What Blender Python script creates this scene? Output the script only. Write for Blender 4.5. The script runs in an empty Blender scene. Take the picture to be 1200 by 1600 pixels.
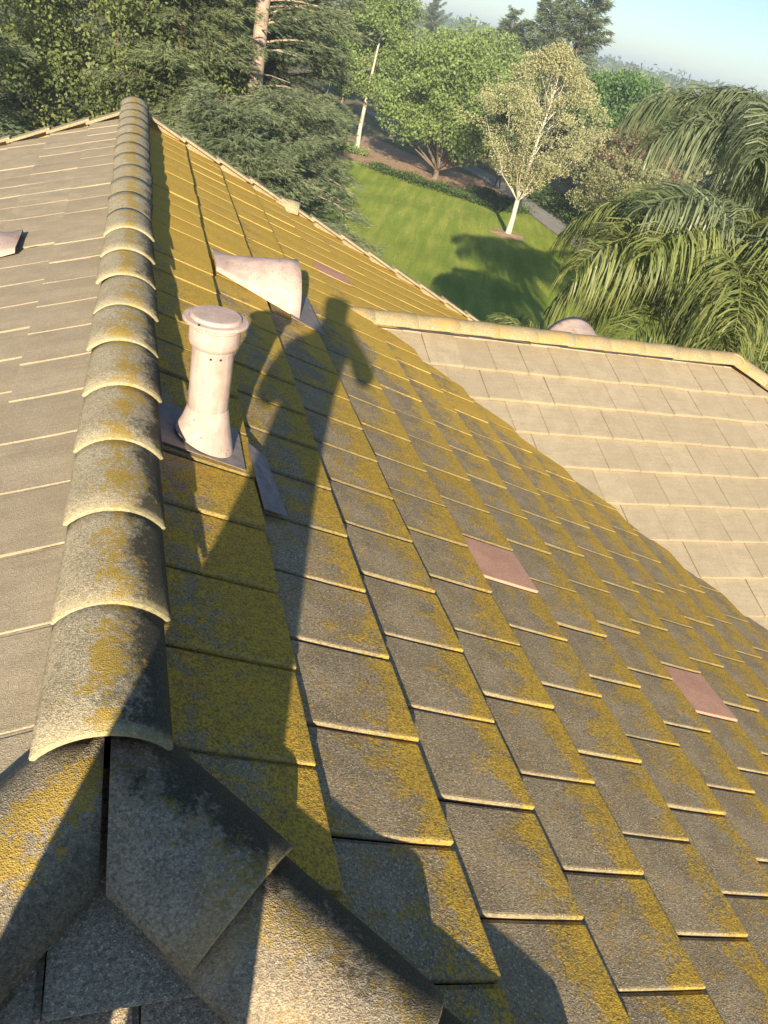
import bpy, bmesh, math, random
import numpy as np
from mathutils import Vector, Matrix, Quaternion
random.seed(7)
RNG = np.random.default_rng(11)
sc = bpy.context.scene
COL = sc.collection
HZ = 8.5                                     # height of the lens above the lawn

# ------------------------------------------------------------------ camera
RIGHT = Vector((0.94682, -0.24513, 0.20842))
DOWN = Vector((0.03092, -0.57543, -0.81726))
FWD = Vector((0.32027, 0.78025, -0.53725))
cam_d = bpy.data.cameras.new('camera')
cam = bpy.data.objects.new('camera', cam_d)
COL.objects.link(cam)
cam_d.sensor_fit = 'VERTICAL'
cam_d.sensor_height = 36.0
cam_d.lens = 27.0
cam_d.clip_start = 0.03
cam_d.clip_end = 6000
R3 = Matrix((RIGHT, -DOWN, -FWD)).transposed()
cam.matrix_world = Matrix.Translation((0, 0, HZ)) @ R3.to_4x4()
sc.camera = cam

# ------------------------------------------------------------------ sky and sun
SUNL = Vector((0.2527, 0.9096, -0.3299)).normalized()     # the way the light travels
w = bpy.data.worlds.new('World')
sc.world = w
w.use_nodes = True
wn = w.node_tree
wn.nodes.clear()
wo = wn.nodes.new('ShaderNodeOutputWorld')
bg = wn.nodes.new('ShaderNodeBackground')
sky = wn.nodes.new('ShaderNodeTexSky')
sky.sky_type = 'NISHITA'
sky.sun_disc = False
sky.sun_elevation = math.asin(-SUNL.z)
sky.sun_rotation = math.atan2(-SUNL.x, -SUNL.y) % (2 * math.pi)
sky.air_density = 1.0
sky.dust_density = 0.15
sky.ozone_density = 2.0
bg.inputs['Strength'].default_value = 0.08
tintn = wn.nodes.new('ShaderNodeMix')
tintn.data_type = 'RGBA'
tintn.blend_type = 'MULTIPLY'
tintn.inputs[0].default_value = 1.0
tintn.inputs[7].default_value = (0.70, 0.79, 0.93, 1)
wn.links.new(sky.outputs[0], tintn.inputs[6])
wn.links.new(tintn.outputs[2], bg.inputs[0])
wn.links.new(bg.outputs[0], wo.inputs[0])
sl = bpy.data.lights.new('sun', 'SUN')
sl.energy = 5.0
sl.angle = math.radians(0.53)
sl.color = (1.0, 0.87, 0.66)
sun = bpy.data.objects.new('sun', sl)
COL.objects.link(sun)
sun.rotation_mode = 'QUATERNION'
sun.rotation_quaternion = SUNL.to_track_quat('-Z', 'Y')
sun.location = (-10, -30, 40)
sc.view_settings.view_transform = 'Standard'
sc.view_settings.look = 'None'
sc.view_settings.exposure = 1.0
sc.view_settings.gamma = 1.0
sc.view_settings.use_curve_mapping = False

# ------------------------------------------------------------------ helpers
def at(px, py, dist):
    r = RIGHT * (px - 600) + DOWN * (py - 800) + FWD * 1200
    k = dist / math.hypot(r.x, r.y)
    return Vector((r.x * k, r.y * k, HZ + r.z * k))

def project(p):
    q = Vector(p) - Vector((0, 0, HZ))
    z = q.dot(FWD)
    if z < 0.05:
        return None
    return 600 + 1200 * q.dot(RIGHT) / z, 800 + 1200 * q.dot(DOWN) / z

WLOC = {}
def wloc(o):
    return WLOC.get(o.name, Vector((0, 0, 0)))

def link(name, data, parent=None, M=None, kind=None):
    o = bpy.data.objects.new(name, data)
    COL.objects.link(o)
    M = M if M is not None else Matrix.Identity(4)
    WLOC[o.name] = M.translation.copy()
    if parent is not None:
        o.parent = parent
        M = Matrix.Translation(-wloc(parent)) @ M
    o.matrix_basis = M
    if kind:
        o['kind'] = kind
    return o

def tag(o, label=None, cat=None, group=None, kind=None):
    if label: o['label'] = label
    if cat: o['category'] = cat
    if group: o['group'] = group
    if kind: o['kind'] = kind
    return o

def thing(name, loc, label, cat, group=None, rz=0.0):
    return tag(link(name, None, None, Matrix.Translation(Vector(loc)) @ Matrix.Rotation(rz, 4, 'Z')), label, cat, group)

def copy_tree(o, loc, rz=0.0, scale=1.0, label=None, cat=None, group=None):
    c = o.copy()
    COL.objects.link(c)
    WLOC[c.name] = Vector(loc)
    c.matrix_basis = Matrix.Translation(Vector(loc)) @ Matrix.Rotation(rz, 4, 'Z') @ Matrix.Scale(scale, 4)
    if label: c['label'] = label
    if cat: c['category'] = cat
    if group: c['group'] = group
    for ch in list(o.children):
        d = ch.copy()
        COL.objects.link(d)
        d.parent = c
    return c

def mesh(name, verts, faces, mat=None, uv=None, smooth=False):
    me = bpy.data.meshes.new(name)
    me.from_pydata([tuple(v) for v in verts], [], faces)
    if uv is not None:
        l = me.uv_layers.new(name='UVMap')
        for i, lp in enumerate(me.loops):
            l.data[i].uv = uv[lp.vertex_index]
    if mat is not None:
        me.materials.append(mat)
    if smooth:
        me.polygons.foreach_set('use_smooth', [True] * len(me.polygons))
    me.update()
    return me

def poly_mesh(name, V, k, mat, tint=None):
    """V: (N*k,3) array, every k verts one face; tint: N values stored per face."""
    n = len(V) // k
    me = bpy.data.meshes.new(name)
    me.vertices.add(n * k)
    me.vertices.foreach_set('co', np.ascontiguousarray(V, dtype=np.float32).ravel())
    me.loops.add(n * k)
    me.loops.foreach_set('vertex_index', np.arange(n * k, dtype=np.int32))
    me.polygons.add(n)
    me.polygons.foreach_set('loop_start', np.arange(0, n * k, k, dtype=np.int32))
    me.polygons.foreach_set('loop_total', np.full(n, k, dtype=np.int32))
    me.materials.append(mat)
    if tint is not None:
        a = me.attributes.new('tint', 'FLOAT', 'FACE')
        a.data.foreach_set('value', np.ascontiguousarray(tint, dtype=np.float32))
    me.update(calc_edges=True)
    me.validate()
    return me

def bm_box(bm, c, s, M=None):
    M = M or Matrix.Identity(4)
    r = bmesh.ops.create_cube(bm, size=1.0)
    bmesh.ops.transform(bm, matrix=M @ Matrix.Translation(c) @ Matrix.Diagonal((s[0], s[1], s[2], 1)), verts=r['verts'])
    return r['verts']

def bm_mesh(name, bm, mat, smooth=False):
    me = bpy.data.meshes.new(name)
    bm.normal_update()
    bm.to_mesh(me)
    bm.free()
    if mat: me.materials.append(mat)
    if smooth: me.polygons.foreach_set('use_smooth', [True] * len(me.polygons))
    return me

def tube(pts, radii, n=8):
    vs, fs = [], []
    pts = [Vector(p) for p in pts]
    for i, p in enumerate(pts):
        d = (pts[min(i + 1, len(pts) - 1)] - pts[max(i - 1, 0)]).normalized()
        a = d.orthogonal().normalized() if i == 0 else (a - d * a.dot(d)).normalized()
        b = d.cross(a)
        for j in range(n):
            t = 2 * math.pi * j / n
            vs.append(p + (a * math.cos(t) + b * math.sin(t)) * radii[i])
    for i in range(len(pts) - 1):
        for j in range(n):
            fs.append((i * n + j, i * n + (j + 1) % n, (i + 1) * n + (j + 1) % n, (i + 1) * n + j))
    return vs, fs

def lathe(prof, n=28):
    vs, fs = [], []
    for r, z in prof:
        for j in range(n):
            t = 2 * math.pi * j / n
            vs.append((r * math.cos(t), r * math.sin(t), z))
    for i in range(len(prof) - 1):
        for j in range(n):
            fs.append((i * n + j, i * n + (j + 1) % n, (i + 1) * n + (j + 1) % n, (i + 1) * n + j))
    return vs, fs

def merge(parts):
    V, F = [], []
    for vs, fs in parts:
        o = len(V)
        V += [tuple(v) for v in vs]
        F += [tuple(i + o for i in f) for f in fs]
    return V, F

# ------------------------------------------------------------------ materials
class NT:
    def __init__(s, name):
        s.m = bpy.data.materials.new(name)
        s.m.use_nodes = True
        s.t = s.m.node_tree
        s.t.nodes.clear()
        s.out = s.t.nodes.new('ShaderNodeOutputMaterial')
    def n(s, typ, ins=None, **kw):
        nd = s.t.nodes.new(typ)
        for k, v in kw.items():
            setattr(nd, k, v)
        for k, v in (ins or {}).items():
            if isinstance(v, bpy.types.NodeSocket):
                s.t.links.new(v, nd.inputs[k])
            else:
                nd.inputs[k].default_value = v
        return nd
    def math(s, op, a, b=0.0, c=0.0, clamp=False):
        return s.n('ShaderNodeMath', {0: a, 1: b, 2: c}, operation=op, use_clamp=clamp).outputs[0]
    def noise(s, vec, scale, detail=3.0, rough=0.5):
        return s.n('ShaderNodeTexNoise', {'Vector': vec, 'Scale': scale, 'Detail': detail, 'Roughness': rough}).outputs[0]
    def step(s, v, a, b):
        return s.n('ShaderNodeMapRange', {0: v, 1: a, 2: b, 3: 0.0, 4: 1.0}, interpolation_type='SMOOTHSTEP').outputs[0]
    def mix(s, f, a, b, blend='MIX'):
        nd = s.n('ShaderNodeMix', data_type='RGBA', blend_type=blend)
        for k, v in ((0, f), (6, a), (7, b)):
            if isinstance(v, bpy.types.NodeSocket):
                s.t.links.new(v, nd.inputs[k])
            else:
                nd.inputs[k].default_value = v if k == 0 else (v[0], v[1], v[2], 1.0)
        return nd.outputs[2]
    def pos(s):
        return s.n('ShaderNodeNewGeometry').outputs['Position']
    def uv(s):
        return s.n('ShaderNodeSeparateXYZ', {0: s.n('ShaderNodeUVMap').outputs[0]}).outputs
    def rnd(s):
        return s.n('ShaderNodeObjectInfo').outputs['Random']
    def xyz(s, v):
        return s.n('ShaderNodeSeparateXYZ', {0: v}).outputs
    def finish(s, color, rough=0.9, bump=None, bstr=0.3, bdist=0.01, spec=0.3, **kw):
        ins = {'Base Color': color if isinstance(color, bpy.types.NodeSocket) else (*color, 1.0), 'Roughness': rough, 'Specular IOR Level': spec}
        ins.update(kw)
        p = s.n('ShaderNodeBsdfPrincipled', ins)
        if bump is not None:
            b = s.n('ShaderNodeBump', {'Strength': bstr, 'Distance': bdist, 'Height': bump})
            s.t.links.new(b.outputs[0], p.inputs['Normal'])
        s.t.links.new(p.outputs[0], s.out.inputs[0])
        return s.m

def grain(s, P, scale=400.0):
    """sand-granule speckle, 0..1, and its height"""
    v = s.n('ShaderNodeTexVoronoi', {'Vector': P, 'Scale': scale, 'Randomness': 1.0}, feature='F1')
    cell = s.xyz(v.outputs['Color'])[0]
    n = s.noise(P, scale * 0.45, 4.0, 0.7)
    return cell, v.outputs['Distance'], n

W_T, E_T = 0.305, 0.3576
def mat_tile(name, base_a, base_b, lichen=0.0, pale=0.0, streak=0.0, gr=1.0):
    s = NT(name)
    P = s.pos()
    u, v, _ = s.uv()
    px, py, pz = s.xyz(P)
    rnd = s.rnd()
    cell, dist, fine = grain(s, P, 300.0 if gr > 0.8 else 400.0)
    base = s.mix(s.step(s.noise(P, 9.0, 3.0), 0.35, 0.65), base_a, base_b)
    # warm to grey-violet drift from tile to tile
    base = s.mix(s.math('MULTIPLY', rnd, 0.35), base, tuple(c * 0.8 for c in base_b), )
    # granules: light and dark grains
    base = s.mix(s.math('MULTIPLY', s.step(cell, 0.72, 0.98), 0.8 * gr), base, tuple(min(1, c * 1.8) for c in base_b))
    base = s.mix(s.math('MULTIPLY', s.step(fine, 0.56, 0.36), 0.7 * gr), base, tuple(c * 0.45 for c in base_a))
    col = base
    if gr < 0.8:
        col = s.mix(s.math('MULTIPLY', s.step(s.noise(P, 1.3, 5.0, 0.65), 0.45, 0.75), 0.30), col, tuple(c * 0.66 for c in base_a))
        col = s.mix(s.math('MULTIPLY', s.step(s.noise(P, 38.0, 4.0, 0.7), 0.66, 0.74), 0.35), col, tuple(c * 0.5 for c in base_a))
        col = s.mix(s.math('MULTIPLY', rnd, 0.30), col, tuple(c * 0.80 for c in base_a))
    if streak:
        sp = s.n('ShaderNodeCombineXYZ', {0: s.math('MULTIPLY', px, 3.0), 1: s.math('MULTIPLY', py, 30.0), 2: s.math('MULTIPLY', pz, 3.0)}).outputs[0]
        st = s.noise(sp, 1.6, 4.0, 0.6)
        col = s.mix(s.math('MULTIPLY', s.step(st, 0.45, 0.7), streak), col, tuple(c * 0.72 for c in base_a))
    if lichen:
        vd = s.math('DIVIDE', s.math('ADD', v, E_T), E_T)              # 0 at the top lap, 1 at the butt
        ud = s.math('DIVIDE', u, W_T)
        big = s.noise(P, 2.3, 2.0)
        med = s.noise(P, 13.0, 5.0, 0.65)
        sml = s.noise(P, 95.0, 3.0, 0.7)
        m = s.math('MULTIPLY', vd, 0.62)
        m = s.math('ADD', m, s.math('MULTIPLY', s.step(vd, 0.55, 0.95), 0.34))
        m = s.math('ADD', m, s.math('MULTIPLY', s.step(vd, 0.16, 0.0), 0.22))
        m = s.math('ADD', m, s.math('MULTIPLY', s.math('SUBTRACT', med, 0.5), 1.9))
        m = s.math('ADD', m, s.math('MULTIPLY', s.math('SUBTRACT', sml, 0.5), 1.5))
        m = s.math('ADD', m, s.math('MULTIPLY', s.math('SUBTRACT', big, 0.5), 1.1))
        m = s.math('ADD', m, s.math('MULTIPLY', s.math('SUBTRACT', rnd, 0.5), 0.25))
        m = s.math('ADD', m, s.math('MULTIPLY', s.step(py, 3.2, 6.0), 0.55))
        m = s.math('ADD', m, s.math('MULTIPLY', s.step(px, 0.75, 0.35), 0.42))
        near = s.step(px, 2.6, 4.0)
        m = s.math('ADD', m, s.math('MULTIPLY', s.step(py, 1.2, 3.0), 0.16))
        m = s.math('ADD', m, 0.20)
        m = s.math('ADD', m, s.math('MULTIPLY', s.math('SUBTRACT', cell, 0.5), 0.22))
        mask = s.math('MULTIPLY', s.step(m, 0.62, 0.98), 0.93 * lichen)
        # a thin dusting of the same growth over the bare part
        col = s.mix(s.math('MULTIPLY', s.step(s.math('ADD', sml, s.math('MULTIPLY', med, 0.5)), 0.70, 0.95), 0.55), col, (0.42, 0.27, 0.08))
        lc = s.mix(s.step(s.noise(P, 30.0, 4.0, 0.7), 0.35, 0.7), (0.70, 0.425, 0.040), (0.48, 0.30, 0.050))
        lc = s.mix(s.math('MULTIPLY', s.step(fine, 0.56, 0.38), 0.75), lc, (0.15, 0.115, 0.035))
        lc = s.mix(s.step(cell, 0.8, 1.0), lc, (0.62, 0.42, 0.05))
        col = s.mix(mask, col, lc)
        rim_dim = s.math('MULTIPLY', s.step(u, 0.014, 0.005), s.step(py, 1.5, 2.6))  # near rims painted darker farther up the roof, to dim their sunlit edges
        col = s.mix(s.math('MULTIPLY', rim_dim, 0.8), col, (0.17, 0.125, 0.045))
        col = s.mix(s.math('MULTIPLY', mask, s.math('MULTIPLY', s.step(py, 2.6, 5.0), 0.5)), col, (0.80, 0.52, 0.09))
        # sunlit bevel painted into the near rim as a pale broken line
        rim = s.math('MULTIPLY', s.step(u, 0.016, 0.004), s.step(sml, 0.35, 0.6))
        col = s.mix(s.math('MULTIPLY', rim, 0.25), col, (0.55, 0.47, 0.26))
    if pale:
        rim = s.math('MULTIPLY', s.step(v, -0.03, -0.008), s.step(s.noise(P, 60.0, 4.0, 0.7), 0.42, 0.6))
        col = s.mix(s.math('MULTIPLY', rim, pale), col, (0.62, 0.50, 0.25))
    hgt = s.math('ADD', s.math('MULTIPLY', fine, 1.0), s.math('MULTIPLY', dist, 0.6))
    if lichen:
        hgt = s.math('ADD', hgt, s.math('MULTIPLY', mask, s.math('MULTIPLY', sml, 1.2)))
    return s.finish(col, 0.92, hgt, 0.85 if gr > 0.8 else 0.5, 0.0035, 0.2)

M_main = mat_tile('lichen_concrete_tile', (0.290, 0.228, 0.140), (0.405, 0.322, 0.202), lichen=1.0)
M_left = mat_tile('tan_concrete_tile', (0.44, 0.355, 0.235), (0.52, 0.425, 0.285), streak=0.4, gr=0.55)
M_wing = mat_tile('cream_concrete_tile', (0.43, 0.35, 0.235), (0.50, 0.41, 0.275), pale=0.3, streak=0.35, gr=0.6)
M_hip = mat_tile('grey_concrete_tile', (0.36, 0.285, 0.19), (0.46, 0.37, 0.25))
M_red = mat_tile('pink_replacement_tile', (0.66, 0.335, 0.215), (0.76, 0.42, 0.28), gr=0.7)
M_trim = mat_tile('tan_rake_tile', (0.34, 0.29, 0.19), (0.45, 0.37, 0.22), pale=0.2)

def mat_cap(name, a, b, dark=1.0, lich=1.0, warm=0.0, band=1.0, db=0.0, lb=0.0):
    s = NT(name)
    P = s.pos()
    u, v, _ = s.uv()                       # u -1..1 across, v metres from the low end
    rnd = s.rnd()
    px, py, pz = s.xyz(P)
    cell, dist, fine = grain(s, P, 330.0)
    med = s.noise(P, 11.0, 5.0, 0.65)
    sml = s.noise(P, 70.0, 4.0, 0.7)
    col = s.mix(s.step(med, 0.35, 0.65), a, b)
    col = s.mix(s.math('MULTIPLY', s.step(cell, 0.66, 0.95), 0.6), col, tuple(min(1, c * 1.5) for c in b))
    col = s.mix(s.math('MULTIPLY', s.step(fine, 0.56, 0.36), 0.7), col, tuple(c * 0.4 for c in a))
    if warm:
        wm = s.step(s.math('ADD', s.noise(P, 7.0, 4.0, 0.6), s.math('MULTIPLY', s.math('SUBTRACT', sml, 0.5), 0.5)), 0.47, 0.66)
        col = s.mix(s.math('MULTIPLY', wm, warm), col, (0.62, 0.36, 0.09))
    # black algae film on the side that never dries
    dk = s.math('ADD', s.math('MULTIPLY', u, 1.25), s.math('MULTIPLY', s.math('SUBTRACT', med, 0.5), 2.2))
    dk = s.math('ADD', dk, s.math('MULTIPLY', s.math('SUBTRACT', sml, 0.5), 1.6))
    dk = s.math('ADD', dk, s.math('MULTIPLY', s.math('SUBTRACT', rnd, 0.5), 0.3))
    dk = s.math('SUBTRACT', dk, s.math('MULTIPLY', s.step(py, 3.0, 6.5), 0.30))
    dk = s.math('ADD', dk, s.math('MULTIPLY', s.step(py, 2.6, 1.3), 0.38))
    dk = s.math('ADD', dk, db)
    dm = s.math('MULTIPLY', s.step(dk, 0.40, 1.20), 0.94 * dark)
    col = s.mix(dm, col, s.mix(cell, (0.030, 0.030, 0.020), (0.075, 0.068, 0.045)))
    # yellow lichen along the crown
    lk = s.math('SUBTRACT', 0.70 + lb, s.math('ABSOLUTE', s.math('SUBTRACT', u, 0.02)))
    lk = s.math('ADD', lk, s.math('MULTIPLY', s.math('SUBTRACT', s.noise(P, 9.0, 4.0, 0.7), 0.5), 2.6))
    lk = s.math('ADD', lk, s.math('MULTIPLY', s.math('SUBTRACT', sml, 0.5), 1.9))
    lm = s.math('MULTIPLY', s.step(lk, 0.55, 0.85), 0.85 * lich)
    col = s.mix(lm, col, s.mix(cell, (0.36, 0.24, 0.035), (0.56, 0.36, 0.05)))
    # pale sand band at the lapped end, with its sunlit lip painted in
    bd = s.math('ADD', v, s.math('MULTIPLY', s.math('SUBTRACT', sml, 0.5), 0.035))
    bm_ = s.math('MULTIPLY', s.step(bd, 0.034, 0.010), 0.50 * band)
    col = s.mix(bm_, col, s.mix(cell, (0.42, 0.35, 0.17), (0.66, 0.56, 0.32)))
    hgt = s.math('ADD', s.math('MULTIPLY', fine, 1.0), s.math('MULTIPLY', dist, 0.7))
    return s.finish(col, 0.93, hgt, 0.8, 0.0035, 0.2)

M_cap = mat_cap('algae_streaked_ridge_tile', (0.44, 0.365, 0.235), (0.54, 0.455, 0.295), lb=0.14, db=0.10)
M_caphip = mat_cap('weathered_hip_tile', (0.34, 0.275, 0.185), (0.47, 0.38, 0.255), dark=1.0, lich=0.5, band=0.25, warm=0.3, db=0.35)
M_caphip2 = mat_cap('lichened_hip_tile', (0.31, 0.255, 0.17), (0.42, 0.345, 0.225), dark=0.6, lich=0.95, band=0.2, lb=0.12)
M_capw = mat_cap('yellowed_ridge_tile', (0.42, 0.33, 0.18), (0.50, 0.40, 0.22), dark=0.0, lich=0.0, warm=0.6, band=0.0)

def simple(name, a, b, scale=8.0, rough=0.8, bump=0.2, bd=0.01, spec=0.3, detail=4.0):
    s = NT(name)
    P = s.pos()
    n = s.noise(P, scale, detail, 0.6)
    return s.finish(s.mix(s.step(n, 0.3, 0.7), a, b), rough, n, bump, bd, spec)

def mat_pink_metal():
    s = NT('peeling_pink_painted_metal')
    P = s.pos()
    x, y, z = s.xyz(P)
    col = s.mix(s.step(s.noise(P, 14.0, 4.0), 0.35, 0.65), (0.47, 0.345, 0.28), (0.58, 0.44, 0.365))
    sv = s.n('ShaderNodeCombineXYZ', {0: s.math('MULTIPLY', x, 90.0), 1: s.math('MULTIPLY', y, 90.0), 2: s.math('MULTIPLY', z, 5.0)}).outputs[0]
    st = s.noise(sv, 1.0, 3.0)
    col = s.mix(s.math('MULTIPLY', s.step(st, 0.50, 0.70), 0.5), col, (0.68, 0.56, 0.48))
    ru = s.step(s.math('ADD', s.noise(P, 16.0, 5.0, 0.7), s.math('MULTIPLY', s.noise(P, 110.0, 2.0), 0.35)), 0.79, 0.86)
    col = s.mix(s.math('MULTIPLY', ru, 0.85), col, (0.36, 0.15, 0.09))
    ch = s.step(s.noise(P, 60.0, 5.0, 0.8), 0.66, 0.70)
    col = s.mix(s.math('MULTIPLY', ch, 0.5), col, (0.40, 0.35, 0.31))
    return s.finish(col, 0.7, s.math('ADD', s.noise(P, 40.0, 4.0), s.math('MULTIPLY', st, 0.7)), 0.3, 0.004, 0.3)
M_pink = mat_pink_metal()
M_flash = simple('grey_pink_flashing_paint', (0.20, 0.165, 0.145), (0.29, 0.24, 0.21), 25.0, 0.6, 0.2, 0.003)
M_deck = simple('black_underlayment', (0.012, 0.011, 0.010), (0.03, 0.027, 0.022), 20.0, 0.95)
M_dark = simple('dark_louver_gap', (0.02, 0.02, 0.02), (0.04, 0.035, 0.03), 20.0, 0.8)
M_stucco = simple('beige_stucco', (0.42, 0.36, 0.27), (0.48, 0.41, 0.31), 40.0, 0.9, 0.3, 0.01)
M_fascia = simple('brown_fascia_paint', (0.20, 0.15, 0.11), (0.25, 0.19, 0.14), 10.0, 0.7)

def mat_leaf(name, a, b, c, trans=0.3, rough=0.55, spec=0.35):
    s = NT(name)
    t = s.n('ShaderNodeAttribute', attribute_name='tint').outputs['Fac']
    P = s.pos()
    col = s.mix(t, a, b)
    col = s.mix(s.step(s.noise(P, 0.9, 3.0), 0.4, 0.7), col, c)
    p = s.n('ShaderNodeBsdfPrincipled', {'Base Color': col, 'Roughness': rough, 'Specular IOR Level': spec})
    tr = s.n('ShaderNodeBsdfTranslucent', {'Color': s.mix(0.5, col, b)})
    mx = s.n('ShaderNodeMixShader', {0: trans})
    s.t.links.new(p.outputs[0], mx.inputs[1])
    s.t.links.new(tr.outputs[0], mx.inputs[2])
    s.t.links.new(mx.outputs[0], s.out.inputs[0])
    return s.m

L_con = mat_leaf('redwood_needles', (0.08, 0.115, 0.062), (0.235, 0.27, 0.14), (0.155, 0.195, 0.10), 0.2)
L_con2 = mat_leaf('olive_conifer_needles', (0.085, 0.115, 0.052), (0.23, 0.26, 0.115), (0.145, 0.18, 0.08), 0.15)
L_oak = mat_leaf('bright_green_leaves', (0.14, 0.205, 0.06), (0.33, 0.41, 0.13), (0.22, 0.30, 0.09))
L_dense = mat_leaf('deep_green_leaves', (0.07, 0.14, 0.04), (0.17, 0.29, 0.075), (0.11, 0.20, 0.055))
L_yel = mat_leaf('yellow_green_leaves', (0.09, 0.125, 0.045), (0.30, 0.33, 0.10), (0.14, 0.18, 0.065))
L_young = mat_leaf('pale_spring_leaves', (0.30, 0.29, 0.14), (0.58, 0.55, 0.29), (0.42, 0.41, 0.20))
L_pale = mat_leaf('pale_cream_green_leaves', (0.22, 0.23, 0.10), (0.42, 0.41, 0.20), (0.30, 0.31, 0.14))
L_red = mat_leaf('russet_leaves', (0.17, 0.11, 0.065), (0.30, 0.21, 0.12), (0.21, 0.17, 0.08))
L_palm = mat_leaf('dark_palm_leaflets', (0.10, 0.135, 0.065), (0.32, 0.36, 0.19), (0.18, 0.22, 0.105), 0.4, 0.40, 0.4)
L_palm2 = mat_leaf('sunny_palm_leaflets', (0.11, 0.15, 0.04), (0.34, 0.36, 0.12), (0.19, 0.235, 0.07), 0.35, 0.42, 0.35)
L_shrub = mat_leaf('low_shrub_leaves', (0.045, 0.085, 0.022), (0.12, 0.18, 0.045), (0.08, 0.12, 0.03))
M_bark = simple('grey_brown_bark', (0.16, 0.12, 0.085), (0.28, 0.21, 0.15), 9.0, 0.9, 0.6, 0.03)
M_darkbark = simple('dark_conifer_bark', (0.07, 0.05, 0.038), (0.13, 0.095, 0.07), 9.0, 0.9, 0.6, 0.03)
M_redbark = simple('reddish_redwood_bark', (0.34, 0.245, 0.18), (0.50, 0.385, 0.29), 9.0, 0.9, 0.6, 0.03)
M_palebark = simple('pale_plane_bark', (0.50, 0.45, 0.34), (0.66, 0.60, 0.46), 6.0, 0.8, 0.3, 0.02)
M_palmbark = simple('palm_trunk_fibre', (0.17, 0.10, 0.06), (0.32, 0.19, 0.11), 16.0, 0.95, 0.8, 0.03)

# ------------------------------------------------------------------ ground
def mat_lawn():
    s = NT('mown_lawn')
    P = s.pos()
    x, y, z = s.xyz(P)
    d = s.math('ADD', s.math('MULTIPLY', x, 0.93), s.math('MULTIPLY', y, -0.36))
    stv = s.n('ShaderNodeCombineXYZ', {0: s.math('MULTIPLY', d, 2.2), 1: s.math('MULTIPLY', y, 0.2), 2: 0.0}).outputs[0]
    st = s.noise(stv, 1.0, 3.0, 0.6)
    big = s.noise(P, 0.22, 3.0)
    fine = s.noise(P, 9.0, 5.0, 0.7)
    col = s.mix(s.step(st, 0.35, 0.68), (0.30, 0.40, 0.042), (0.50, 0.53, 0.085))
    col = s.mix(s.math('MULTIPLY', s.step(big, 0.42, 0.65), 0.5), col, (0.19, 0.27, 0.028))
    col = s.mix(s.math('MULTIPLY', s.step(fine, 0.55, 0.36), 0.40), col, (0.11, 0.18, 0.018))
    return s.finish(col, 0.85, s.noise(P, 14.0, 4.0, 0.8), 0.9, 0.09, 0.2)

def mat_ground():
    s = NT('dry_field_ground')
    P = s.pos()
    n = s.noise(P, 0.05, 4.0)
    m = s.noise(P, 1.2, 5.0, 0.7)
    col = s.mix(s.step(n, 0.40, 0.60), (0.14, 0.15, 0.055), (0.27, 0.23, 0.12))
    col = s.mix(s.math('MULTIPLY', s.step(m, 0.4, 0.65), 0.5), col, (0.09, 0.11, 0.04))
    return s.finish(col, 0.95, m, 0.8, 0.2)

M_mulch = simple('orange_brown_mulch', (0.38, 0.23, 0.135), (0.56, 0.38, 0.24), 3.0, 0.95, 0.8, 0.05, detail=7.0)
M_path = simple('grey_concrete_path', (0.30, 0.28, 0.25), (0.38, 0.355, 0.31), 1.5, 0.9, 0.3, 0.01)

def sheet(name, pts, z, mat, kind='structure', sub=False):
    bm = bmesh.new()
    f = bm.faces.new([bm.verts.new((p[0], p[1], z)) for p in pts])
    if f.normal.z < 0: f.normal_flip()
    me = bm_mesh(name, bm, mat)
    o = link(name, me, None, None, kind)
    return o

# ground: one sheet, flat near the house, gentle hills far off
def terrain(x, y):
    r = math.hypot(x, y)
    k = max(0.0, min(1.0, (r - 230) / 700.0))
    k = k * k * (3 - 2 * k)
    return k * (2.5 + 4 * (0.5 + 0.5 * math.sin(x * 0.006 + 1.2)) + 2.5 * math.sin(y * 0.004 + x * 0.003))
gv, gf = [], []
rad = [0, 15, 30, 50, 80, 120, 180, 250, 330, 420, 520, 640, 780, 940, 1120, 1320, 1560]
NA = 72
gv.append((0, 0, 0))
for r in rad[1:]:
    for j in range(NA):
        a = 2 * math.pi * j / NA
        gv.append((r * math.cos(a), r * math.sin(a), terrain(r * math.cos(a), r * math.sin(a))))
for j in range(NA):
    gf.append((0, 1 + j, 1 + (j + 1) % NA))
for i in range(len(rad) - 2):
    for j in range(NA):
        a0 = 1 + i * NA + j; a1 = 1 + i * NA + (j + 1) % NA
        gf.append((a0, a0 + NA, a1 + NA, a1))
link('ground', mesh('ground', gv, gf, mat_ground(), smooth=True), None, None, 'structure')
LAWN = [(-14, 9), (24, 9), (24.2, 20), (22.6, 30), (22.4, 36), (22.7, 43), (22.8, 46), (20.6, 46.5), (18.0, 47.2), (15.5, 49.6), (13.2, 52.4), (9.5, 50.5), (3, 44), (-4, 36), (-14, 30)]
sheet('lawn', LAWN, 0.008, mat_lawn())
sheet('mulch_bed', [(11.5, 53), (13.0, 52.2), (15.6, 49.4), (18.2, 47.0), (20.8, 46.3), (22.8, 46.4), (23.2, 50), (23.0, 54), (20, 57.5), (17.5, 64), (14.5, 62), (13, 57)], 0.004, M_mulch)
PATH_L = [(22.4, 20), (22.3, 30), (22.5, 36), (22.9, 43), (23.3, 47), (23.4, 52), (23.0, 58), (22.0, 66), (20.5, 80)]
PATH_R = [(24.6, 20), (24.4, 30), (24.5, 36), (24.8, 43), (25.1, 48), (25.1, 52), (24.8, 58), (23.8, 66), (22.4, 80)]
bm = bmesh.new()
rows_ = []
for a, b in zip(PATH_L, PATH_R):
    rows_.append((bm.verts.new((a[0], a[1], 0.012)), bm.verts.new((b[0], b[1], 0.012))))
for (a, b), (c, d) in zip(rows_[:-1], rows_[1:]):
    bm.faces.new((a, b, d, c))
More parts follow.
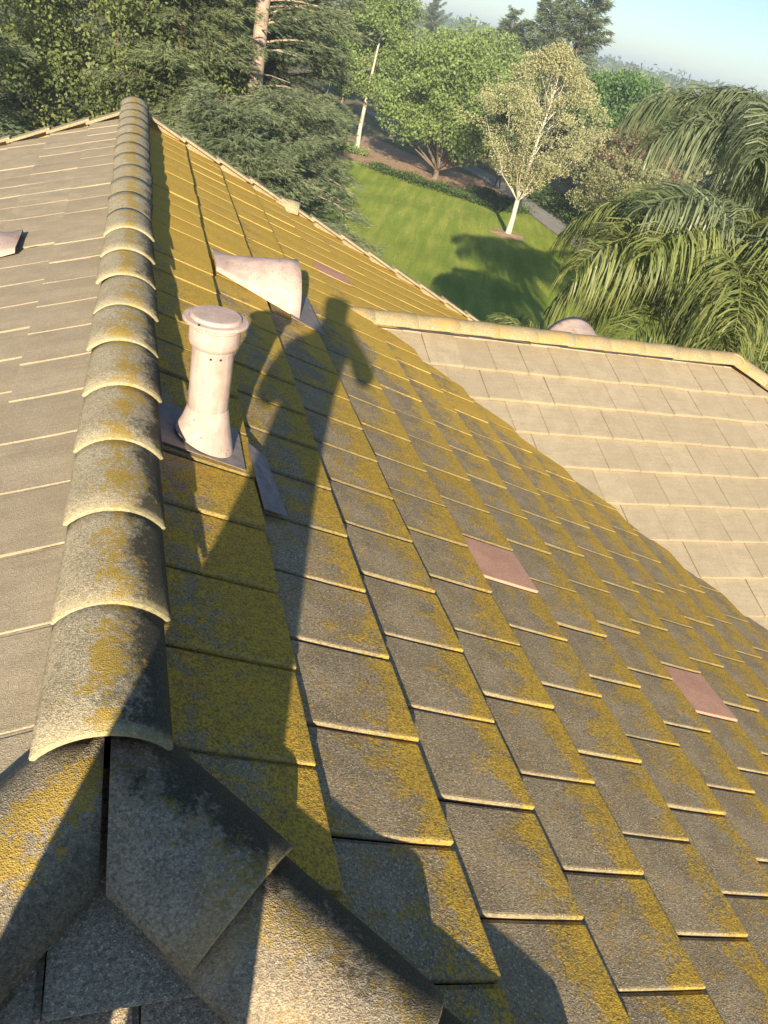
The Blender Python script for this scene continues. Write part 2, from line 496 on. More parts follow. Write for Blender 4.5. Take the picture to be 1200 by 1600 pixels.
link('path', bm_mesh('path', bm, M_path), None, None, 'structure')
n_ = 30
v_ = [(18.75 + (0.95 + 0.13 * math.sin(5 * t) + 0.07 * math.sin(11 * t)) * math.cos(t), 38.55 + (0.95 + 0.13 * math.sin(5 * t)) * math.sin(t), 0.02) for t in [2 * math.pi * i / n_ for i in range(n_)]]
v_.append((18.78, 38.6, 0.11))
link('mulch_ring', mesh('mulch_ring', v_, [(i, (i + 1) % n_, n_) for i in range(n_)], M_mulch), None, None, 'structure')

# ------------------------------------------------------------------ the house
T = 0.404
CT = math.sqrt(1 + T * T)
house = thing('house', (0, 3.0, 0), 'house with a lichen-covered tiled main roof and a cream tiled wing on the right', 'house')
HL = Vector((0, 3.0, 0))

CANDS = []        # (pixel size, object-maker) for the roof tiles of every slope
def tile_geom(mirror, W, E, lip=1.0):
    """local x along the course, y down the slope (0 at the butt), z up; the x=0 edge is the raised one"""
    g, b, th = 0.0035 if lip > 0.6 else 0.002, 0.0045 * lip, 0.024
    xs = [0.0, b * 0.45, b * 1.5, W * 0.5, W - g - 0.012, W - g - 0.009, W - g]
    ys = [-(E + 0.045), -E * 0.6, -0.10, -b * 1.4, -b * 0.4, 0.0]
    V, F, UV = [], [], []
    for y in ys:
        for x in xs:
            z = -0.030 * (-y / E) - 0.007 * lip * (x / W)
            if x < 1e-6: z -= b * 0.75
            elif x < b * 0.6: z -= b * 0.22
            if x > W - g - 0.010: z -= 0.007 * (lip if lip > 0.5 else 0.3)
            if y > -1e-6: z -= b * 0.75
            elif y > -b * 0.6: z -= b * 0.22
            z += 0.0015 * math.sin(x * 21 + y * 9)
            V.append((x, y, z)); UV.append((x, y))
    nx, ny = len(xs), len(ys)
    for j in range(ny - 1):
        for i in range(nx - 1):
            a = j * nx + i
            F.append((a, a + 1, a + nx + 1, a + nx))
    # skirt
    ring = [i for i in range(nx)] + [j * nx + nx - 1 for j in range(1, ny)] + [(ny - 1) * nx + i for i in range(nx - 2, -1, -1)] + [j * nx for j in range(ny - 2, 0, -1)]
    base = len(V)
    for i in ring:
        x, y, z = V[i]
        x2 = min(max(x, 0.005), W - g)
        x2 = 0.0 if x < 1e-6 else x2
        V.append((x2, y - (0.0015 if y > -1e-6 else 0), -0.030 * (-y / E) - 0.007 * lip * (x / W) - (0.0075 if x < 1e-6 and y < -0.02 else th))); UV.append((x, y))
    m = len(ring)
    for k in range(m):
        a, c = ring[k], ring[(k + 1) % m]
        F.append((a, base + k, base + (k + 1) % m, c))
    F.append(tuple(base + k for k in range(m)))
    if mirror:
        V = [(-x, y, z) for x, y, z in V]
        # orientation: grid faces built with x,y right handed -> up normal; mirrored -> reverse
        F = [tuple(reversed(f)) for f in F]
    return V, F, UV

MESHC = {}
def tile_mesh(mirror, W, E, mat, far=1.0):
    k = (mirror, round(W, 4), round(E, 4), mat.name, far)
    if k not in MESHC:
        V, F, UV = tile_geom(mirror, W, E, 1.0 if mat in (M_main, M_red, M_hip) else (0.25 if mat is M_left else 0.45)) if far == 1.0 else tile_geom(mirror, W, E, far if mat is not M_left else min(far, 0.25))
        MESHC[k] = mesh('roof_tile', V, F, mat, UV)
    return MESHC[k]

def clip_mesh(me, M, planes, mat, name='roof_tile'):
    bm = bmesh.new()
    bm.from_mesh(me)
    bm.transform(M)
    for (nx, ny, c) in planes:
        L = math.hypot(nx, ny)
        r = bmesh.ops.bisect_plane(bm, geom=bm.verts[:] + bm.edges[:] + bm.faces[:], plane_co=(nx * c / L / L, ny * c / L / L, 0), plane_no=(nx, ny, 0), clear_outer=True, dist=1e-5)
        ed = [e for e in r['geom_cut'] if isinstance(e, bmesh.types.BMEdge)]
        if ed:
            try:
                bmesh.ops.triangle_fill(bm, edges=ed, use_beauty=False)
            except Exception:
                pass
    if not bm.faces:
        bm.free(); return None
    bm.transform(M.inverted())
    bmesh.ops.recalc_face_normals(bm, faces=bm.faces[:])
    return bm_mesh(name, bm, mat)

TRNG = random.Random(5)
def slope(label, S, D, z_of, b_list_start, pitch_row, n_rows, a_start, Wd, Ed, region, mat, mats=None, skip=None, a_range=(-40, 60)):
    """S: course direction, D: downslope (plan unit vectors); region(cx,cy) -> list of half planes to keep"""
    S3 = Vector((S[0], S[1], 0)); D2 = Vector((D[0], D[1], 0))
    mirror = S3.cross(Vector((D[0], D[1], 0))).z < 0
    Dv = Vector((D[0], D[1], -T)).normalized()
    N = Vector((D[0] * T, D[1] * T, 1)).normalized()
    tiles = []
    for r in range(n_rows):
        b = b_list_start + r * pitch_row
        for c in range(*a_range):
            a = a_start + (0.5 * Wd if r % 2 else 0) + c * Wd
            P0 = S3 * a + D2 * b
            cs = [P0 + S3 * (Wd * i) - D2 * (Ed / CT * 1.1 * j) for i in (0, 1) for j in (0, 1)]
            ctr = P0 + S3 * Wd * 0.5 - D2 * (Ed / CT * 0.5)
            pl = region(ctr.x, ctr.y)
            out = False; cut = []
            for (nx, ny, cc) in pl:
                v = [nx * q.x + ny * q.y - cc for q in cs]
                if min(v) > -0.012: out = True; break
                if max(v) > 1e-4: cut.append((nx, ny, cc))
            if out or (skip and skip(ctr.x, ctr.y)): continue
            P = Vector((P0.x, P0.y, z_of(P0.x, P0.y)))
            # hand-laid: each tile sits a little differently
            rn = TRNG.gauss
            P = P + N * max(-0.002, min(0.004, rn(0.001, 0.0015))) + Dv * rn(0, 0.002) + S3 * rn(0, 0.0006)
            X = (-S3 if mirror else S3)
            M = Matrix(((X.x, Dv.x, N.x, P.x), (X.y, Dv.y, N.y, P.y), (X.z, Dv.z, N.z, P.z), (0, 0, 0, 1)))
            M = M @ Matrix.Rotation(math.radians(rn(0, 0.22)), 4, 'Z') @ Matrix.Rotation(math.radians(rn(0, 0.25)), 4, 'Y') @ Matrix.Rotation(math.radians(rn(0, 0.2)), 4, 'X')
            if M.to_3x3().determinant() < 0:
                raise ValueError('bad frame')
            mt = mat
            if mats:
                k = mats(r, ctr.x, ctr.y)
                if k: mt = k
            pr = [project((q.x, q.y, z_of(q.x, q.y))) for q in cs]
            size = 0.0
            if all(pr):
                xs_ = [p[0] for p in pr]; ys_ = [p[1] for p in pr]
                if max(xs_) > 0 and min(xs_) < 1200 and max(ys_) > 0 and min(ys_) < 1600:
                    o4 = [pr[0], pr[1], pr[3], pr[2]]
                    size = abs(sum(o4[i][0] * o4[(i + 1) % 4][1] - o4[(i + 1) % 4][0] * o4[i][1] for i in range(4))) / 2
                    size = max(size, 1.0)
            tiles.append((size, M, mt, cut))
    return dict(label=label, tiles=tiles, W=Wd, E=Ed, mirror=mirror, mat=mat)

Z0 = HZ - 1.276
zr = lambda x, y: Z0 - T * x
zl = lambda x, y: Z0 + T * (x + 0.05)
zw = lambda x, y: HZ - 2.027 - T * (5.56 - y)
zwb = lambda x, y: HZ - 2.027 - T * (y - 5.56)
YH = 1.02                       # plan position of the hip apex
zh = lambda x, y: Z0 - T * (YH - y)
YG = 8.17                       # gable
EV = 5.2                        # eave distance from the ridge
WE = 5.37                       # end of the wing ridge
zwe = lambda x, y: HZ - 2.027 - T * (x - WE)

def reg_right(cx, cy):
    pl = [(-1, 0, 0.0), (-1, -1, -(YH - 0.03)), (0, 1, YG), (1, 0, EV)]
    pl.append((1, 1, 7.42) if cy < 5.56 else (1, -1, 7.42 - 11.12))
    return pl
def reg_left(cx, cy):
    return [(1, 0, -0.05), (1, -1, -(YH - 0.03) - 0.05 + 0.0), (0, 1, YG), (-1, 0, EV)]
def reg_hip(cx, cy):
    return [(1, 1, YH - 0.03), (-1, 1, YH + 0.02), (0, -1, EV - YH)]
def reg_wing(cx, cy):
    return [(-1, -1, -7.36), (0, 1, 5.56), (0, -1, -2.21), (1, 1, WE + 5.56)]
def reg_wingb(cx, cy):
    return [(-1, 1, -7.36 + 11.12), (0, -1, -5.56), (0, 1, 8.91), (1, -1, WE - 5.56)]
def reg_wend(cx, cy):
    return [(-1, -1, -(WE + 5.56)), (-1, 1, -(WE - 5.56)), (1, 0, WE + 3.35)]

REDS = [(1.58, 2.45), (2.57, 1.98), (1.55, 6.48)]
def red(r, cx, cy):
    for x, y in REDS:
        if abs(cx - x) < 0.155 and abs(cy - y) < 0.15:
            return M_red
def skip_main(cx, cy):
    return False
slopes = [
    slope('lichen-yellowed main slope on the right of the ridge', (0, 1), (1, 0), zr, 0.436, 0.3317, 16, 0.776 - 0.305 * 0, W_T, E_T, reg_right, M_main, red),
    slope('plain tan slope on the left of the ridge', (0, 1), (-1, 0), zl, 0.40, 0.3317, 16, 0.84, W_T, E_T, reg_left, M_left),
    slope('shaded grey hip end below the ridge', (1, 0), (0, -1), zh, -YH + 0.40, 0.3317, 15, -0.10, W_T, E_T, reg_hip, M_hip),
    slope('cream wing slope facing the camera', (1, 0), (0, -1), zw, -5.205, 0.2885, 12, 3.215 - 0.145, 0.2875, 0.311, reg_wing, M_wing, a_range=(-8, 30)),
    slope('rear slope of the cream wing', (1, 0), (0, 1), zwb, 5.90, 0.2885, 12, 3.2, 0.2875, 0.311, reg_wingb, M_wing, a_range=(-8, 30)),
    slope('end slope of the cream wing', (0, 1), (1, 0), zwe, WE + 0.3, 0.2885, 12, 2.2, 0.2875, 0.311, reg_wend, M_wing, a_range=(-8, 30)),
]
allsz = sorted([t[0] for s in slopes for t in s['tiles']], reverse=True)
thr = max(allsz[298], 1.5)
def deck_poly(i):
    if i == 0: return [(0, YH), (0, YG), (7.42 - 11.12 + YG + 0.0, YG), (1.86, 5.56), (EV, 2.22), (EV, YH - EV)], zr
    if i == 1: return [(-0.05, YH), (-EV, YH - EV), (-EV, YG), (-0.05, YG)], zl
    if i == 2: return [(0, YH), (-EV, YH - EV), (EV, YH - EV)], zh
    if i == 3: return [(1.86, 5.56), (5.21, 2.21), (WE + 3.35, 2.21), (WE, 5.56)], zw
    if i == 4: return [(1.86, 5.56), (WE, 5.56), (WE + 3.35, 8.91), (5.21, 8.91)], zwb
    return [(WE, 5.56), (WE + 3.35, 2.21), (WE + 3.35, 8.91)], zwe
for i, s in enumerate(slopes):
    pts, zf = deck_poly(i)
    V = [(x, y, zf(x, y) - 0.062) for x, y in pts]
    nf = len(V)
    V += [(x, y, z - 0.10) for x, y, z in V]
    F = [tuple(range(nf)), tuple(reversed(range(nf, 2 * nf)))] + [(k, k + nf, (k + 1) % nf + nf, (k + 1) % nf) for k in range(nf)]
    dk = link('roof_slope', mesh('roof_slope', [Vector(v) - HL for v in V], F, M_deck), house, Matrix.Translation(HL))
    dk['label'] = s['label']
    rest = []
    for (size, M, mt, cut) in s['tiles']:
        me = tile_mesh(s['mirror'], s['W'], s['E'], mt, 1.0 if i > 1 or M.translation.y < 2.0 else (0.65 if M.translation.y < 3.1 else (0.4 if M.translation.y < 4.2 else 0.12)))
        if cut:
            me = clip_mesh(me, M, cut, mt)
            if me is None: continue
        if size >= thr:
            o = link('roof_tile', me, dk, M)
            if mt is M_red:
                o['label'] = 'pink replacement tile among the lichened ones'
        else:
            rest.append((me, M))
    if rest:
        V, F, UV = [], [], []
        mats_ = []
        for me, M in rest:
            o = len(V)
            V += [tuple(M @ v.co - HL) for v in me.vertices]
            uvs = {}
            for lp, ud in zip(me.loops, me.uv_layers[0].data):
                uvs[lp.vertex_index] = tuple(ud.uv)
            UV += [uvs.get(k, (0, 0)) for k in range(len(me.vertices))]
            F += [tuple(k + o for k in p.vertices) for p in me.polygons]
            mats_ += [1 if me.materials[0] is M_red else 0] * len(me.polygons)
        me2 = mesh('far_roof_tiles', V, F, s['mat'], UV)
        if any(mats_):
            me2.materials.append(M_red)
            me2.polygons.foreach_set('material_index', mats_)
        link('far_roof_tiles', me2, dk, Matrix.Translation(HL), 'stuff')

# ---- ridge and hip caps
def cap_geom(L, hw0=0.125, hw1=0.114, rise=0.058, th=0.012, nseg=16, nl=5):
    """local x across, y along (0 = low lapped end), z up; crown top at z=0 at y=0"""
    V, F, UV = [], [], []
    def arc(hw, rz, off):
        R = (hw * hw + rz * rz) / (2 * rz)
        a = math.asin(min(1, hw / R))
        return [(math.sin(-a + 2 * a * i / nseg) * (R - off), math.cos(-a + 2 * a * i / nseg) * (R - off) - R) for i in range(nseg + 1)]
    for off in (0.0, th):
        for j in range(nl):
            t = j / (nl - 1)
            y = L * t
            if off == 0.0 and j == 0: y = 0.003
            pr = arc(hw0 + (hw1 - hw0) * t, rise, off)
            for i, (x, z) in enumerate(pr):
                lip = 0.003 if (j == 0 and off == 0) else 0.0
                V.append((x, y, z - 0.008 * t - lip)); UV.append((-1 + 2 * i / nseg, y))
    # bevel ring at the low end
    n1 = nseg + 1
    for k, (y, o) in enumerate([(0.0, 0.005)]):
        pr = arc(hw0, rise, 0.0)
        for i, (x, z) in enumerate(pr):
            V.append((x * 0.985, y, z - 0.006)); UV.append((-1 + 2 * i / nseg, 0.0))
    B = 2 * nl * n1
    for j in range(nl - 1):
        for i in range(nseg):
            a = j * n1 + i
            F.append((a, a + 1, a + 1 + n1, a + n1))
            c = nl * n1 + a
            F.append((c, c + n1, c + n1 + 1, c + 1))
    for i in range(nseg):
        F.append((B + i, B + i + 1, i + 1, i))
        F.append((nl * n1 + i, nl * n1 + i + 1, B + i + 1, B + i))
        a = (nl - 1) * n1 + i; c = nl * n1 + a
        F.append((a, a + 1, c + 1, c))
    for j in range(nl - 1):
        a = j * n1; c = nl * n1 + a
        F.append((a, a + n1, c + n1, c))
        a += nseg; c += nseg
        F.append((a + n1, a, c, c + n1))
    F.append((B, 0, nl * n1)); F.append((0 + nseg, B + nseg, nl * n1 + nseg))
    return V, F, UV

def frame(P, axis, up=Vector((0, 0, 1))):
    y = Vector(axis).normalized()
    x = y.cross(up).normalized()
    z = x.cross(y)
    return Matrix(((x.x, y.x, z.x, P[0]), (x.y, y.y, z.y, P[1]), (x.z, y.z, z.z, P[2]), (0, 0, 0, 1)))

def cap_mesh(mat, L=0.42, **kw):
    V, F, UV = cap_geom(L, **kw)
    me = mesh('ridge_tile', V, F, mat, UV)
    sm = [abs(p.normal.y) < 0.5 for p in me.polygons]
    me.polygons.foreach_set('use_smooth', sm)
    return me

def roof_line(name, label):
    o = link(name, None, house, Matrix.Translation(HL))
    o['label'] = label
    return o
rl = roof_line('ridge', 'main ridge of barrel tiles, black with algae on the right side')
CM = cap_mesh(M_cap)
CMF = cap_mesh(M_cap)
for d_ in CMF.uv_layers[0].data:
    d_.uv = (-d_.uv[0], d_.uv[1] + 0.05)
XR = -0.020
caps_y = [0.971 + 0.355 * i for i in range(21)]
NFLIP = 10                  # beyond this cap the barrels are lapped the other way
for i, y in enumerate(caps_y):
    jx, jz = TRNG.gauss(0, 0.003), TRNG.gauss(0, 0.002)
    if i < NFLIP:
        M = frame((XR + jx, y, HZ - 1.168 + jz), (TRNG.gauss(0, 0.006), 1, -0.012)) @ Matrix.Rotation(TRNG.gauss(0, 0.02), 4, 'Y')
    else:
        M = frame((XR + jx, y + 0.37, HZ - 1.168 + jz * 0.5), (TRNG.gauss(0, 0.003), -1, -0.010))
    link('ridge_tile', CM if i < NFLIP else CMF, rl, M)

hp_r = roof_line('hip', 'hip line running down to the right of the ridge end')
hp_l = roof_line('hip', 'hip line running down to the left of the ridge end')
CH = cap_mesh(M_caphip, 0.47, hw0=0.15, hw1=0.145, rise=0.084)
CH2 = cap_mesh(M_caphip2, 0.47, hw0=0.15, hw1=0.145, rise=0.084)
ZH = HZ - 1.215
YA = 0.985
def hip_caps(sx, first, step, n, cmesh, parent, mitre):
    dr = Vector((sx, -1, -T))
    for i in range(n):
        t = first + step * i                       # plan distance of the low end
        P = Vector((XR + sx * t, YA - t, ZH - T * t + 0.022))
        up = Vector((-sx, 1, T)).normalized()
        M = frame(P, up + Vector((0, 0, -0.075)))
        M = M @ Matrix.Rotation(TRNG.gauss(0, 0.012), 4, 'Y')
        me = cmesh
        if i == 0:
            me = clip_mesh(cmesh, M, [(-sx, 0, -sx * mitre if sx > 0 else mitre)], cmesh.materials[0], 'ridge_tile')
        link('ridge_tile', me, parent, M)
hip_caps(1, 0.262, 0.262, 16, CH, hp_r, XR + 0.010)
hip_caps(-1, 0.300, 0.262, 16, CH2, hp_l, XR - 0.002)

wr = roof_line('ridge', 'wing ridge of yellow stained barrel tiles')
CW = cap_mesh(M_capw, 0.42, hw0=0.12, hw1=0.108, rise=0.07)
for i in range(11):
    x = 5.33 - 0.355 * i
    if x - 0.3 < 1.72: pass
    M = frame((x, 5.56, HZ - 1.925 + TRNG.gauss(0, 0.002)), (-1, TRNG.gauss(0, 0.01), -0.012))
    link('ridge_tile', CW, wr, M)
for sy, lab in ((-1, 'front hip of the wing'), (1, 'rear hip of the wing')):
    hw_ = roof_line('hip', lab)
    for i in range(9):
        t = 0.25 + 0.262 * i
        P = Vector((WE + t - 0.06, 5.56 + sy * t, HZ - 1.925 - T * t))
        link('ridge_tile', CW, hw_, frame(P, (-1, -sy, T - 0.02)))

# ---- rake trim along the gable
rk = roof_line('rake', 'stepped rake tiles along the gable edge')
def rake_geom(L=0.40):
    bm = bmesh.new()
    bm_box(bm, (0, L / 2, 0.014), (0.115, L, 0.024))
    bm_box(bm, (0.0475, L / 2, -0.065), (0.02, L, 0.134))
    bmesh.ops.bevel(bm, geom=bm.edges[:], offset=0.003, segments=1, affect='EDGES')
    me = bm_mesh('rake_tile', bm, M_trim)
    uvl = me.uv_layers.new(name='UVMap')
    for lp in me.loops:
        c = me.vertices[lp.vertex_index].co
        uvl.data[lp.index].uv = (c.x + 0.06, c.y - L)
    return me
RK = rake_geom()
for sx in (1, -1):
    for i in range(15):
        t = 0.10 + 0.3317 * (i + 1)
        if sx > 0 and YG < 5.56 + (t - 1.86) - 0.0 and t > 4.4: continue
        zf = (zr if sx > 0 else zl)(sx * t - (0.05 if sx < 0 else 0), YG)
        P = Vector((sx * t, YG - 0.035, zf + 0.016))
        y = Vector((-sx, 0, T + 0.07)).normalized()       # along, going up the slope
        x = Vector((0, 1, 0))
        if x.cross(y).z < 0:
            z = -x.cross(y)
            M = Matrix(((-x.x, y.x, z.x, P.x), (-x.y, y.y, z.y, P.y), (-x.z, y.z, z.z, P.z), (0, 0, 0, 1)))
            # flip so the drop leg stays on the gable side
            M = M @ Matrix.Rotation(0, 4, 'Z')
            key = 'flip'
            if key not in MESHC:
                m2 = RK.copy()
                for v in m2.vertices: v.co.x = -v.co.x
                m2.flip_normals()
                MESHC[key] = m2
            link('rake_tile', MESHC[key], rk, M)
        else:
            z = x.cross(y)
            M = Matrix(((x.x, y.x, z.x, P.x), (x.y, y.y, z.y, P.y), (x.z, y.z, z.z, P.z), (0, 0, 0, 1)))
            link('rake_tile', RK, rk, M)
# a lone barrel tile set across the rake
xt = link('ridge_tile', cap_mesh(M_trim, 0.24, hw0=0.125, hw1=0.11, rise=0.10), rk, frame((1.60, YG - 0.02, zr(1.60, 0) + 0.115), (-1, 0.1, 0.12)))
xt['label'] = 'lone barrel tile laid across the rake'

# ---- walls, fascia
def box_part(name, x0, x1, y0, y1, z0, z1, mat, parent=house):
    bm = bmesh.new()
    bm_box(bm, ((x0 + x1) / 2, (y0 + y1) / 2 - HL.y, (z0 + z1) / 2), (x1 - x0, y1 - y0, z1 - z0))
    return link(name, bm_mesh(name, bm, mat), parent, Matrix.Translation(HL))
ze = Z0 - T * EV
box_part('wall', -4.7, 4.7, -3.7, 7.95, 0.0, ze - 0.02, M_stucco)
box_part('wall', 4.72, 8.2, 2.65, 8.4, 0.0, ze - 0.02, M_stucco)
gw = [(-4.7, 7.952, ze - 0.02), (4.7, 7.952, ze - 0.02), (4.7, 7.952, zr(4.7, 0) - 0.17), (0, 7.952, Z0 - 0.18), (-4.7, 7.952, zl(-4.7, 0) - 0.17)]
gw2 = [(x, 7.80, z) for x, y, z in gw]
link('wall', mesh('wall', [Vector(v) - HL for v in gw + gw2], [(4, 3, 2, 1, 0), (5, 6, 7, 8, 9)] + [(k, (k + 1) % 5, (k + 1) % 5 + 5, k + 5) for k in range(5)], M_stucco), house, Matrix.Translation(HL))
box_part('fascia', -5.26, -5.21, -4.1, 8.15, ze - 0.26, ze - 0.06, M_fascia)
box_part('fascia', 5.22, 5.27, -4.1, 2.15, ze - 0.26, ze - 0.06, M_fascia)
box_part('fascia', -5.2, 5.2, -4.25, -4.20, ze - 0.26, ze - 0.06, M_fascia)
box_part('fascia', 5.3, 8.7, 2.13, 2.18, ze - 0.26, ze - 0.06, M_fascia)
box_part('fascia', 8.74, 8.79, 2.2, 8.9, ze - 0.26, ze - 0.06, M_fascia)

# ---- plumbing vent pipe
vp = link('vent_pipe', None, house, Matrix.Translation((0.262, 2.425, zr(0.262, 0))))
vp['label'] = 'pink painted vent pipe with a round cap'
VL = wloc(vp)
def part_at(name, VF, mat, parent, M=None, smooth=True):
    me_ = mesh(name, VF[0], VF[1], mat, smooth=smooth)
    me_.set_sharp_from_angle(angle=math.radians(28))
    return link(name, me_, parent, M or Matrix.Translation(wloc(parent)))
part_at('pipe', lathe([(0.067, 0.02), (0.067, 0.12), (0.069, 0.125), (0.069, 0.345), (0.071, 0.350), (0.071, 0.36)], 36), M_pink, vp)
# cone flashing, sheared so that its foot follows the slope
cv, cf = lathe([(0.103, 0.0), (0.101, 0.012), (0.083, 0.075), (0.072, 0.125), (0.070, 0.135)], 36)
cv = [(x, y, z - T * x * max(0, 1 - z / 0.125)) for x, y, z in cv]
part_at('cone_flashing', (cv, cf), M_pink, vp)
part_at('collar', lathe([(0.070, 0.352), (0.078, 0.360), (0.083, 0.372), (0.083, 0.420), (0.086, 0.424), (0.086, 0.430), (0.080, 0.434), (0.03, 0.434)], 36), M_pink, vp)
part_at('cap', lathe([(0.0, 0.4345), (0.080, 0.437), (0.103, 0.438), (0.1055, 0.441), (0.1055, 0.447), (0.103, 0.450), (0.087, 0.452), (0.084, 0.450), (0.083, 0.453), (0.081, 0.460), (0.077, 0.4625), (0.0, 0.464)], 40), M_pink, vp)
for ang, hgt in ((-2.2, 0.44), (-1.75, 0.335), (-1.3, 0.335)):
    r_ = 0.101 if hgt > 0.4 else 0.0715
    rv, rf = lathe([(0.0, 0.0035), (0.003, 0.003), (0.004, 0.0)], 8)
    Mr = Matrix.Translation(VL + Vector((math.cos(ang) * r_, math.sin(ang) * r_, hgt + (0.012 if hgt > .4 else 0)))) @ (Vector((math.cos(ang), math.sin(ang), 0.25)).to_track_quat('Z', 'Y').to_matrix().to_4x4())
    part_at('rivet', (rv, rf), M_dark, vp, Mr)
# folded vertical seam up the pipe
bm = bmesh.new()
bm_box(bm, (-0.0425, -0.0545, 0.235), (0.0035, 0.0035, 0.225))
link('seam', bm_mesh('seam', bm, M_pink), vp, Matrix.Translation(VL))
# strap seam on the cone
bm = bmesh.new()
bm_box(bm, (-0.062, -0.058, 0.085), (0.012, 0.022, 0.05), Matrix.Rotation(0.3, 4, 'Y'))
bmesh.ops.bevel(bm, geom=bm.edges[:], offset=0.003, segments=2, affect='EDGES')
link('strap', bm_mesh('strap', bm, M_pink, True), vp, Matrix.Translation(VL))
def flash_sheet(pts, lift, parent, mat=M_flash, th=0.003, zf=zr):
    n = len(pts)
    V = [Vector((x, y, zf(x, y) + l)) - wloc(parent) for (x, y), l in zip(pts, lift if isinstance(lift, list) else [lift] * n)]
    V += [v - Vector((0, 0, th)) for v in V]
    area = sum(pts[i][0] * pts[(i + 1) % n][1] - pts[(i + 1) % n][0] * pts[i][1] for i in range(n))
    F = [tuple(range(n)), tuple(reversed(range(n, 2 * n)))] + [(k, k + n, (k + 1) % n + n, (k + 1) % n) for k in range(n)]
    if area < 0: F = [tuple(reversed(f)) for f in F]
    return link('flashing', mesh('flashing', V, F, mat), parent, Matrix.Translation(wloc(parent)))
flash_sheet([(0.10, 2.315), (0.40, 2.31), (0.40, 2.60), (0.10, 2.60)], [-0.016, 0.006, 0.006, -0.014], vp)
flash_sheet([(0.425, 2.52), (0.50, 2.50), (0.53, 2.12), (0.445, 2.12)], [0.0125, -0.004, -0.002, -0.004], vp)

# ---- dormer vents: a flat apron rising to a half-round mouth
def dormer(label, M, r=0.27, L=0.5, back=0.19, mat=M_pink):
    """local: y downslope-horizontal, x across, z up; the roof falls by T per metre of y"""
    nseg, nl = 20, 8
    V, F = [], []
    for j in range(nl + 1):
        t = j / nl
        for i in range(nseg + 1):
            a = math.pi * i / nseg
            ax, az = -math.cos(a) * r, math.sin(a) * r
            fx = -back + 2 * back * i / nseg
            x = fx + (ax - fx) * t
            z = 0.022 * (1 - t) * (1 if 0 < i < nseg else 0) + az * t - T * L * t
            V.append((x, L * t, z))
    n1 = nseg + 1
    for j in range(nl):
        for i in range(nseg):
            a = j * n1 + i
            F.append((a, a + n1, a + n1 + 1, a + 1))
    # rim turned in at the mouth
    b = len(V)
    for i in range(n1):
        a = math.pi * i / nseg
        V.append((-math.cos(a) * r * 0.93, L, math.sin(a) * r * 0.93 - T * L))
    for i in range(nseg):
        F.append((nl * n1 + i, b + i, b + i + 1, nl * n1 + i + 1))
    dv = link('dormer_vent', None, house, Matrix.Translation(M.translation))
    dv['label'] = label
    link('hood', mesh('hood', V, F, mat, smooth=True), dv, M)
    # louvred mouth, set back
    LV, LF = [], []
    for k in range(5):
        z0 = 0.02 + k * 0.047
        hw = math.sqrt(max(0.0004, (r * 0.93) ** 2 - z0 * z0)) - 0.004
        y0, y1 = L - 0.035, L - 0.012
        o = len(LV)
        LV += [(-hw, y0, z0 + 0.03 - T * L), (hw, y0, z0 + 0.03 - T * L), (hw, y1, z0 - T * L), (-hw, y1, z0 - T * L)]
        LF.append((o, o + 1, o + 2, o + 3))
    link('louver', mesh('louver', LV, LF, mat), dv, M)
    bk = [(math.cos(math.pi * i / 16) * r * 0.92, L - 0.05, math.sin(math.pi * i / 16) * r * 0.92 - T * L) for i in range(17)]
    link('screen', mesh('screen', bk, [tuple(range(17))], M_dark), dv, M)
    # apron lying on the tiles in front
    A = [(-r - 0.05, L - 0.06, -T * (L - 0.06) + 0.006), (r + 0.05, L - 0.06, -T * (L - 0.06) + 0.006), (r + 0.05, L + 0.16, -T * (L + 0.16) + 0.004), (-r - 0.05, L + 0.16, -T * (L + 0.16) + 0.004)]
    A += [(x, y, z - 0.004) for x, y, z in A]
    link('flashing', mesh('flashing', A, [(3, 2, 1, 0), (4, 5, 6, 7), (0, 1, 5, 4), (1, 2, 6, 5), (2, 3, 7, 6), (3, 0, 4, 7)], M_flash), dv, M)
    return dv
def dM(x, y, z, ang):
    return Matrix.Translation((x, y, z)) @ Matrix.Rotation(ang, 4, 'Z')
# local +y -> world +x is a turn by -90 degrees
dormer('pink half-round roof vent on the lichened slope', dM(0.465, 4.73, zr(0.465, 0) + 0.004, -math.pi / 2), r=0.27, L=0.51)
dormer('pink half-round vent on the tan left slope', dM(-0.60, 4.70, zl(-0.60, 0) + 0.004, math.pi / 2), r=0.25, L=0.5)
dormer('pink half-round vent peeking over the wing ridge', dM(4.13, 6.0, zwb(0, 6.0) + 0.01, 0), r=0.31, L=0.5)

# ------------------------------------------------------------------ the photographer
M_cloth = simple('navy_work_shirt', (0.03, 0.04, 0.07), (0.05, 0.06, 0.10), 30.0)
M_skin = simple('skin', (0.45, 0.27, 0.19), (0.50, 0.31, 0.22), 12.0, 0.5)
Lh = Vector((SUNL.x, SUNL.y, 0)).normalized()
SIDE = Vector((Lh.y, -Lh.x, 0))
def PP(u, z, d):
    return SIDE * u - Lh * d + Vector((0, 0, HZ + z))
def skin_body(name, joints, edges, mat, root, origin, parent, sub=2):
    me = bpy.data.meshes.new(name)
    me.from_pydata([tuple(Vector(j[0]) - origin) for j in joints], edges, [])
    me.materials.append(mat)
    o = link(name, me, parent, Matrix.Translation(origin))
    sk = o.modifiers.new('skin', 'SKIN'); sk.use_smooth_shade = True
    for i, j in enumerate(joints):
        r = j[1] if isinstance(j[1], tuple) else (j[1], j[1])
        me.skin_vertices[0].data[i].radius = r
        me.skin_vertices[0].data[i].use_root = (i == root)
    ss = o.modifiers.new('sub', 'SUBSURF'); ss.levels = sub; ss.render_levels = sub
    return o
org = PP(-0.05, -1.86, 0.2)
ph = thing('person', org, 'standing photographer whose long shadow falls over the ridge and lichened tiles', 'person')
